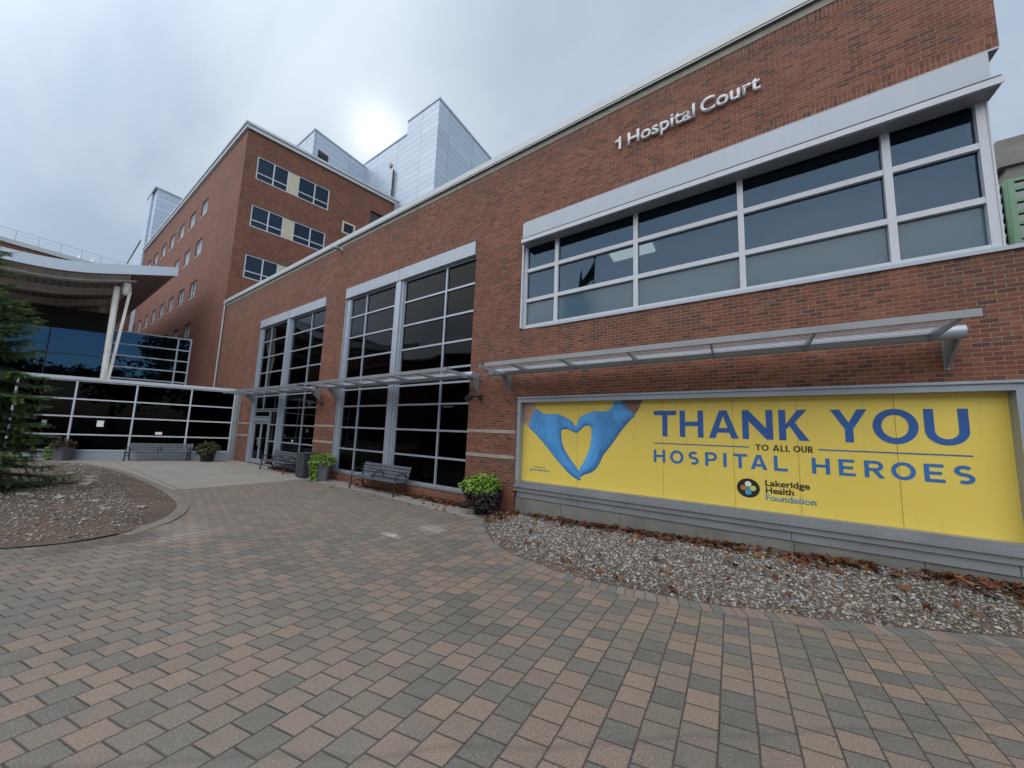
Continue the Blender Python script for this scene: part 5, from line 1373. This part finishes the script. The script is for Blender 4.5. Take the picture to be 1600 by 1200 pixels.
# ------------------------------------------------------------------ neighbour on the right
nb = thing('green_glass_block', 'concrete capped block with green tinted glass beyond the office window corner', 'building', (9, 14, 0))
FN = frame(0, 14.0, 0)
g = MB(); g.box(6.12, 14.0, 9.62, 16, 24, 10.38); g.box(6.25, 14.1, 9.25, 16, 24, 9.618); g.build('concrete_cap', M_CONC, nb)
M_GREENF = plain('green_frame', (0.12, 0.24, 0.15), 0.5, var=0.1)
M_GREENG = glass_mat('green_tinted_glass', (0.30, 0.42, 0.34), 0.8, 0.10)
fo = grid(FN, 'green_glazing', 6.2, 16, 0, 9.248, [7.1, 8.6, 10.8, 13], [6.6, 6.95, 7.3, 7.62, 8.0, 8.3, 8.62, 8.95], 0.09, -0.2, -0.03, -0.1, nb, M_GREENG, M_GREENF)
g = MB(); g.fbox(FN, 6.22, 6.33, -0.195, -0.022, 0, 9.24); g.fbox(FN, 6.5, 16, -0.19, -0.025, 7.98, 8.28); g.fbox(FN, 6.5, 16, -0.19, -0.025, 6.3, 6.62); g.build('green_spandrel', M_GREENF, nb)
g = MB(); g.box(6.45, 20, 0, 16, 20.2, 9.2); g.box(6.6, 15.5, 8.2, 16, 19, 8.3); g.build('interior', M_ROOMD, nb)
g = MB(); g.box(8.2, 15.0, 7.55, 9.6, 15.15, 7.6); g.build('tube_light', M_LITEC, nb)
g = MB()
for i in range(12): g.obox((6.12, 14.2, 5.9 + i * 0.28), (0.0, 5.5, 0), (0.03, 0, 0), (0.04, 0, 0.25))
g.build('side_glass_louvre', glossy_panel('pale_glass_louvre', (0.42, 0.52, 0.54), 0.08, 0.8), nb)

# ------------------------------------------------------------------ benches
def make_bench(label, L):
    T = thing('park_bench', label, 'bench', group='slatted benches outside the entrance')
    n = 0
    g = MB()
    for i in range(5): g.box(0, 0.02 + i * 0.092, 0.405 - 0.006 * i, L, 0.102 + i * 0.092, 0.445 - 0.006 * i)
    g.build('seat', M_SLAT, T, True, bevel=0.005)
    g = MB(); b0 = Vector((0, 0.455, 0.475)); dv = Vector((0, 0.30, 1)).normalized(); nv = Vector((0, 1, -0.30)).normalized()
    for i in range(4): g.obox(b0 + dv * (i * 0.105), (L, 0, 0), nv * 0.028, dv * 0.085)
    g.build('backrest', M_SLAT, T, True, bevel=0.005)
    for k, x in enumerate((0.07, L * 0.5, L - 0.07)):
      if k != 1:
        f = MB()
        f.poly([(x, -0.03, 0.0), (x, 0.0, 0.03), (x, 0.045, 0.22), (x, 0.02, 0.36), (x, 0.03, 0.40)], [0.034, 0.032, 0.026, 0.026, 0.028], 8)
        f.build('front_leg', M_IRON, T, True)
        f = MB()
        f.poly([(x, 0.56, 0.0), (x, 0.53, 0.03), (x, 0.47, 0.2), (x, 0.44, 0.36), (x, 0.50, 0.52), (x, 0.62, 0.88)], [0.034, 0.032, 0.026, 0.028, 0.024, 0.016], 8)
        f.build('rear_leg', M_IRON, T, True)
        f = MB(); f.poly([(x, 0.0, 0.395), (x, 0.25, 0.375), (x, 0.47, 0.385)], 0.02, 8); f.poly([(x, 0.04, 0.2), (x, 0.26, 0.28), (x, 0.47, 0.2)], 0.014, 8)
        f.build('seat_rail', M_IRON, T, True)
      f = MB(); pts = [(x, 0.05, 0.45)] + [(x, 0.255 - 0.215 * cos(a) , 0.52 + 0.15 * sin(a)) for a in [pi * i / 8 for i in range(9)]] + [(x, 0.44, 0.46)]
      f.poly(pts, 0.019, 8); f.poly([(x, 0.12 - 0.05 * cos(a), 0.56 + 0.05 * sin(a)) for a in [2 * pi * i / 10 for i in range(9)]], 0.009, 6)
      f.build('armrest', M_IRON, T, True)
    return T
b = make_bench('slatted bench under the tall lobby window nearest the lime potted plant', 2.44)
b.location = (-10.9, 6.74, 0.004)
bl = copy_tree(b, (-18.1, 6.72, 0.004), 0, 'slatted bench between the entrance doors and the charcoal litter bin')
p = wp(-4.16, 0.85); bw = copy_tree(b, (p.x, p.y, 0.004), WA, 'slatted bench standing against the low dark glazed wing')

# ------------------------------------------------------------------ litter bin
T = thing('litter_bin', 'square charcoal slatted litter bin between bench and lime potted plant', 'bin', (-14.45, 7.0, 0))
x0, x1, y0, y1 = -14.6, -13.96, 6.68, 7.28
g = MB()
for i in range(6):
    a = x0 + (x1 - x0) * i / 6; b_ = x0 + (x1 - x0) * (i + 1) / 6
    g.box(a + 0.013, y0, 0.05, b_ - 0.013, y0 + 0.03, 0.93); g.box(a + 0.013, y1 - 0.03, 0.05, b_ - 0.006, y1, 0.93)
    c = y0 + 0.03 + (y1 - y0 - 0.06) * i / 6; d = y0 + 0.03 + (y1 - y0 - 0.06) * (i + 1) / 6
    g.box(x1 - 0.03, c + 0.013, 0.05, x1, d - 0.013, 0.93); g.box(x0, c + 0.006, 0.05, x0 + 0.03, d - 0.006, 0.93)
g.build('slats', M_BIN, T)
g = MB(); g.box(x0 + 0.035, y0 + 0.035, 0.02, x1 - 0.035, y1 - 0.035, 0.92); g.build('liner', M_BLACK, T)
g = MB(); g.box(x0 - 0.015, y0 - 0.015, 0.932, x1 + 0.015, y1 + 0.015, 0.975); g.build('lid', M_BIN, T, bevel=0.008)

# ------------------------------------------------------------------ potted plants
M_LEAFP = attr_mat('plant_leaf', rough=0.5, scale=25, transl=0.25)
LIME = [(0.15, 0.30, 0.025), (0.20, 0.36, 0.035), (0.10, 0.22, 0.02), (0.25, 0.40, 0.05), (0.13, 0.26, 0.03)]
DARKL = [(0.018, 0.016, 0.016), (0.03, 0.02, 0.02), (0.014, 0.02, 0.014), (0.04, 0.018, 0.022)]
OLIVE = [(0.05, 0.075, 0.02), (0.08, 0.10, 0.03), (0.035, 0.055, 0.018), (0.10, 0.11, 0.035)]
RUST = [(0.09, 0.045, 0.035), (0.06, 0.07, 0.03), (0.12, 0.05, 0.04), (0.04, 0.05, 0.02)]
def leaf_cloud(pts, pal, smin, smax, seed):
    r = random.Random(seed); g = MB(); cols = []
    for (x, y, z, out) in pts:
        s = r.uniform(smin, smax)
        d = Vector(out) + Vector((r.gauss(0, .45), r.gauss(0, .45), r.gauss(0, .35))); d.normalize()
        side = d.cross(Vector((r.gauss(0, .3), r.gauss(0, .3), 1))).normalized(); up = side.cross(d)
        o = Vector((x, y, z))
        P = [o, o + d * s * .45 + side * s * .46 - up * s * .05, o + d * s * .8 + side * s * .3 - up * s * .14, o + d * s * 1.15 - up * s * .28, o + d * s * .8 - side * s * .3 - up * s * .14, o + d * s * .45 - side * s * .46 - up * s * .05, o + d * s * .5 + up * s * .06]
        g.add(P, [(0, 1, 6), (1, 2, 6), (2, 3, 6), (3, 4, 6), (4, 5, 6), (5, 0, 6)], 0, False)
        c = r.choice(pal); j = r.uniform(0.7, 1.25); cols += [(c[0] * j, c[1] * j, c[2] * j, 1)] * 6
    return g, cols
def mound(cx, cy, cz, rx, rz, n, seed, trail=(), zmin=-0.35):
    r = random.Random(seed); pts = []
    while len(pts) < n:
        a = r.uniform(0, 2 * pi); u = r.uniform(zmin, 1); k = math.sqrt(max(0, 1 - u * u)) if u > 0 else 1.0
        rr = r.uniform(0.55, 1.0) * (1 + 0.18 * mnoise.noise(Vector((cos(a) * 2, sin(a) * 2, u * 2 + seed))))
        x, y, z = cx + rx * k * cos(a) * rr, cy + rx * k * sin(a) * rr, cz + rz * u * rr
        if y > 7.32: continue
        pts.append((x, y, z, (cos(a), sin(a), 0.5 * u - 0.15)))
    for (a0, a1, L_, m, rad) in trail:
        for i in range(m):
            a = r.uniform(a0, a1); t_ = r.random()
            rr = rad * (1.0 - 0.25 * t_) + r.uniform(-0.05, 0.07)
            pts.append((cx + rr * cos(a), cy + rr * sin(a), cz - L_ * t_ + 0.02, (cos(a), sin(a), -0.6)))
    return pts
def potted(label, x, y, pot, rb, rt, h, layers, rot=pi / 4):
    T = thing('potted_plant', label, 'plant', (x, y, 0.004), group='potted plants by the walls')
    g = MB(); g.lathe([(rb * 0.98, 0), (rb, 0.012), (rt, h - 0.05), (rt * 1.06, h - 0.04), (rt * 1.06, h), (rt * 0.9, h), (rt * 0.86, h - 0.06)], (x, y, 0.004), 32, 0, 0.75, rot)
    g.build('pot', pot, T)
    g = MB(); g.lathe([(0.001, 0), (rt * 0.88, 0.0), (rt * 0.88, 0.02), (0.001, 0.03)], (x, y, h - 0.05), 16); g.build('soil', M_SOIL, T)
    for i, (pts, pal, s0, s1) in enumerate(layers):
        g, cols = leaf_cloud(pts, pal, s0, s1, int(abs(x) * 100) + i)
        me = g.mesh('foliage', M_LEAFP, fix=False); set_tone(me, cols)
        link('foliage', me, T)
    return T
X, Y = -13.02, 6.98
potted('lime green trailing plant spilling over a grey pot beside the charcoal bin', X, Y, M_POTG, 0.165, 0.27, 0.74,
       [(mound(X - 0.05, Y, 0.74, 0.46, 0.27, 650, 1, [(2.6, 5.2, 0.70, 420, 0.36), (3.3, 4.6, 0.72, 260, 0.42)]), LIME, 0.055, 0.10)])
X, Y = -5.36, 6.98
potted('lime leaves over dark trailing foliage in a black pot beside the banner', X, Y, M_POTB, 0.175, 0.26, 0.62,
       [(mound(X + 0.03, Y - 0.02, 0.70, 0.50, 0.28, 620, 2, [(-2.2, -0.2, 0.16, 160, 0.48), (2.6, 4.0, 0.22, 100, 0.45)]), LIME, 0.06, 0.10),
        (mound(X + 0.08, Y - 0.03, 0.66, 0.40, 0.10, 200, 3, [(-2.1, 0.6, 0.46, 520, 0.42), (3.6, 4.4, 0.34, 120, 0.42)]), DARKL, 0.055, 0.10)])
X, Y = -26.0, 1.62
potted('rust tinged plant with a lime trail in a grey pot near the spruce', X, Y, M_POTG, 0.19, 0.26, 0.62,
       [(mound(X, Y, 0.72, 0.38, 0.30, 420, 4), RUST, 0.06, 0.11), (mound(X - 0.3, Y - 0.25, 0.62, 0.14, 0.2, 60, 5, [(2.8, 5.6, 0.6, 240, 0.18)]), LIME, 0.05, 0.09)])
X, Y = -23.0, 6.12
potted('olive leaved plant in a dark pot at the corner of the glazed wing', X, Y, M_POTB, 0.20, 0.27, 0.55,
       [(mound(X, Y, 0.68, 0.50, 0.34, 560, 6, [(3.0, 6.0, 0.3, 160, 0.46)]), OLIVE, 0.06, 0.11)])

# ------------------------------------------------------------------ small things
T = MB(); T.lathe([(0.028, 0), (0.042, 0.11), (0.044, 0.115), (0.038, 0.113), (0.026, 0.01)], (-16.85, 7.5 - 0.045, 1.275), 14)
tag(T.build('paper_cup', M_PAPER), 'white paper cup left on a window rail above the bench near the doors', 'cup')
g = MB(); rr = random.Random(5)
vs = [Vector((-6.08, 7.16, 0.09)) + Vector((v.x * 0.17 * rr.uniform(.8, 1.15), v.y * 0.12 * rr.uniform(.8, 1.15), v.z * 0.10 * rr.uniform(.8, 1.2))) for v in ICOV]
g.add(vs, ICOF, 0, False)
tag(g.build('black_rock', M_BLACK, bevel=0.012), 'black lump lying in the leaves beside the black pot', 'rock')
g = MB(); rr = random.Random(8)
x, y = -3.62, 7.0; z = hR(x, y) + 0.05
vs = [Vector((x, y, z)) + Vector((v.x * 0.055 * rr.uniform(.6, 1.3), v.y * 0.04 * rr.uniform(.6, 1.3), v.z * 0.03 * rr.uniform(.5, 1.4))) for v in ICOV]
g.add(vs, ICOF, 0, False)
tag(g.build('plastic_scrap', plain('blue_plastic', (0.10, 0.25, 0.62), 0.4)), 'crumpled blue plastic scrap on the gravel under the banner', 'litter')

# ------------------------------------------------------------------ spruce
def spruce(x, y, H, R, seed, label):
    T = thing('spruce_tree', label, 'tree', (x, y, 0.1))
    r = random.Random(seed)
    g = MB(); g.poly([(x, y, 0.0), (x + 0.02, y, H * 0.5), (x, y, H)], [0.11, 0.065, 0.01], 10)
    br = MB(); tw = MB(); cols = []
    z = 0.25
    pal = [(0.062, 0.105, 0.044), (0.085, 0.135, 0.050), (0.105, 0.160, 0.058), (0.05, 0.085, 0.042), (0.14, 0.185, 0.066)]
    def needle_spray(p, d, L_, droop):
        # a twig carrying flat-lying needles all along
        d = d.normalized(); side = d.cross(Vector((0, 0, 1)))
        if side.length < 1e-3: side = Vector((1, 0, 0))
        side.normalize(); up = side.cross(d)
        nseg = max(3, int(L_ / 0.028)); c = r.choice(pal); j = r.uniform(0.75, 1.3)
        for i in range(nseg):
            t_ = (i + 0.5) / nseg; b = p + d * L_ * t_ - Vector((0, 0, droop * t_ * t_))
            ln = 0.075 * (1.05 - 0.5 * t_)
            for s_ in (-1, 1):
                tip = b + (side * s_ * 0.85 + d * 0.6 + up * r.uniform(-0.1, 0.45)).normalized() * ln
                wv = d * 0.015
                tw.add([b - wv, b + wv, tip], [(0, 1, 2)]); k = j * (0.8 + 0.5 * t_); cols.append((c[0] * k, c[1] * k, c[2] * k, 1))
            if i % 2 == 0:
                tip = b + (up * 0.9 + d * 0.7).normalized() * ln * 0.8
                tw.add([b - side * 0.006, b + side * 0.006, tip], [(0, 1, 2)]); cols.append((c[0] * j, c[1] * j, c[2] * j, 1))
    while z < H - 0.15:
        f = 1 - z / H
        rad = R * (f ** 0.58) * (0.72 if z < 0.5 else 1.0)
        nb_ = 7 if f > 0.3 else 5
        a0 = r.uniform(0, 6.28)
        for k in range(nb_):
            a = a0 + 2 * pi * k / nb_ + r.uniform(-0.25, 0.25); L_ = rad * r.uniform(0.78, 1.18)
            dirv = Vector((cos(a), sin(a), 0)); pts = []
            lift = 0.15 if f < 0.5 else -0.12
            for i in range(7):
                t_ = i / 6
                pts.append(Vector((x, y, z)) + dirv * L_ * t_ + Vector((0, 0, L_ * (lift * t_ - 0.22 * t_ * t_ + 0.20 * t_ ** 4))))
            br.poly(pts, [0.020 * (1 - 0.8 * i / 6) for i in range(7)], 5, 0, False)
            m = max(6, int(L_ / 0.055))
            for i in range(m):
                t_ = 0.18 + 0.82 * (i + 0.5) / m; q = t_ * 6; i0 = min(5, int(q)); b = pts[i0].lerp(pts[i0 + 1], q - i0)
                sl = (0.42 * L_ * (1.0 - 0.72 * t_) + 0.08) * r.uniform(0.75, 1.2)
                sd = Vector((-sin(a), cos(a), 0))
                for s_ in (-1, 1): needle_spray(b, dirv * 0.75 + sd * s_ + Vector((0, 0, r.uniform(-0.15, 0.15))), sl, 0.10 * sl)
                if r.random() < 0.5: needle_spray(b, dirv * 0.4 + sd * r.uniform(-.6, .6) + Vector((0, 0, -0.9)), sl * 0.55, 0)
            needle_spray(pts[5], pts[6] - pts[5] + Vector((0, 0, 0.02)), 0.28, 0.0)
        z += 0.20 + 0.14 * (1 - f)
    g.build('trunk', M_BARK, T); br.build('branches', M_BARK, T)
    me = tw.mesh('foliage', M_NEEDLE, fix=False); set_tone(me, cols); link('foliage', me, T)
M_BARK = plain('grey_brown_bark', (0.09, 0.065, 0.05), 0.95, var=0.3, scale=12, bump=0.5)
M_NEEDLE = attr_mat('spruce_needle', rough=0.6, scale=8, gain=1.45, transl=0.2)
spruce(-15.72, -0.92, 6.7, 2.12, 21, 'dark green spruce standing in the left bed at the edge of the view')

# ------------------------------------------------------------------ what stands behind the viewer and shows in the glass
M_OAKLEAF = attr_mat('broad_leaf', rough=0.6, scale=6)
def big_tree(x, y, H, R, seed, label):
    T = thing('broadleaf_tree', label, 'tree', (x, y, 0), group='trees across the street behind the viewer')
    r = random.Random(seed)
    g = MB(); g.poly([(x, y, 0), (x + 0.1, y, H * 0.3), (x, y + 0.1, H * 0.75)], [0.3, 0.22, 0.06], 10)
    for k in range(6):
        a = k * 1.1; g.poly([(x, y, H * (0.3 + 0.05 * k)), (x + R * 0.6 * cos(a), y + R * 0.6 * sin(a), H * (0.5 + 0.06 * k))], [0.1, 0.03], 6)
    g.build('trunk', M_BARK, T)
    lv = MB(); cols = []
    cl = [(x + R * 0.62 * r.gauss(0, 0.6), y + R * 0.62 * r.gauss(0, 0.6), H * r.uniform(0.32, 0.92), R * r.uniform(0.28, 0.46)) for _ in range(34)]
    for (cx, cy, cz, cr) in cl:
        for _ in range(170):
            v = Vector((r.gauss(0, 1), r.gauss(0, 1), r.gauss(0, 1))).normalized() * cr * r.uniform(0.6, 1.05)
            n = Vector((r.gauss(0, 1), r.gauss(0, 1), r.gauss(0, 1))).normalized(); s = r.uniform(0.22, 0.5)
            u = n.orthogonal().normalized(); w_ = n.cross(u); o = Vector((cx, cy, cz)) + v
            lv.add([o - u * s, o - w_ * s * .7, o + u * s, o + w_ * s * .7], [(0, 1, 2, 3)])
            j = r.uniform(0.6, 1.3); cols.append((0.05 * j, 0.075 * j, 0.025 * j, 1))
    me = lv.mesh('crown', M_OAKLEAF, fix=False); set_tone(me, cols); link('crown', me, T)
for i, (x, y, H, R) in enumerate([(15, -26, 10.5, 6.0), (24, -30, 9.0, 5.0), (4, -31, 12.5, 6.5), (-9, -33, 6.2, 4.5), (-20, -34, 6.5, 4.4), (-34, -38, 11, 5), (-46, -34, 10, 5), (30, -22, 7.5, 3.6), (-60, -40, 12, 5)]):
    big_tree(x, y, H * 1.5, R * 1.15, 40 + i, 'dark broadleaf tree across the street, seen only as a reflection in the glass')
ch = thing('church_tower', 'weathered stone church tower across the street reflected in the office window', 'tower', (-21.5, -38, 0))
M_OLDST = plain('weathered_church_stone', (0.20, 0.19, 0.175), 0.9, var=0.35, scale=1.5, bump=0.3, grime=0.5)
g = MB(); g.box(-24.3, -42, 0, -20.4, -38, 27.0)
for i in range(4): g.box(-24.3 + i * 1.1, -38.6, 27.0, -24.3 + i * 1.1 + 0.6, -38.0, 28.0)
g.build('wall', M_OLDST, ch)
g = MB(); g.lathe([(0.55, 0), (0.45, 1.5), (0.08, 4.2), (0.0, 4.4)], (-21.0, -38.6, 27.0), 8); g.build('pinnacle', M_OLDST, ch)
g = MB()
for k in range(3): g.box(-23.8 + k * 1.2, -37.99, 22.2, -23.1 + k * 1.2, -37.96, 25.2)
g.build('louvre_opening', M_BLACK, ch)
fp = thing('flagpole', 'tall dark flagpole with a drooping flag reflected in the office window', 'flagpole', (-18.6, -37.6, 0))
g = MB(); g.poly([(-18.6, -37.6, 0), (-18.6, -37.6, 32.2)], [0.16, 0.09], 10); g.lathe([(0.0, 0), (0.3, 0.15), (0.3, 0.45), (0.0, 0.6)], (-18.6, -37.6, 32.1), 10); g.build('pole', M_BLACK, fp)
g = MB(); g.prism([(-18.65, 31.6), (-18.65, 28.6), (-20.4, 27.4), (-20.9, 28.2), (-19.6, 30.0)], lambda a, b, d: Vector((a, -37.6 + d, b)), 0.05); g.build('flag', M_BLACK, fp)

bw_ = thing('added_dark_block', 'dark brick block added out of view to darken the reflections in the lobby glass', 'building', (-45, -26, 0))  # unseen block, added so the lobby glass reflects something dark
g = MB(); g.box(-74, -40, 0, -24, -26, 15); g.build('brick_wall', M_TBRICK, bw_)
g = MB(); g.box(-74.2, -40.2, 15.002, -23.8, -25.8, 15.4); g.build('coping', M_COPING, bw_)
for k in range(9):
    x = -71 + k * 5.2
    for z in (2.2, 6.4, 10.6):
        MB().box(x, -26.02, z, x + 2.4, -25.95, z + 1.7).build('window', M_FROST, bw_)
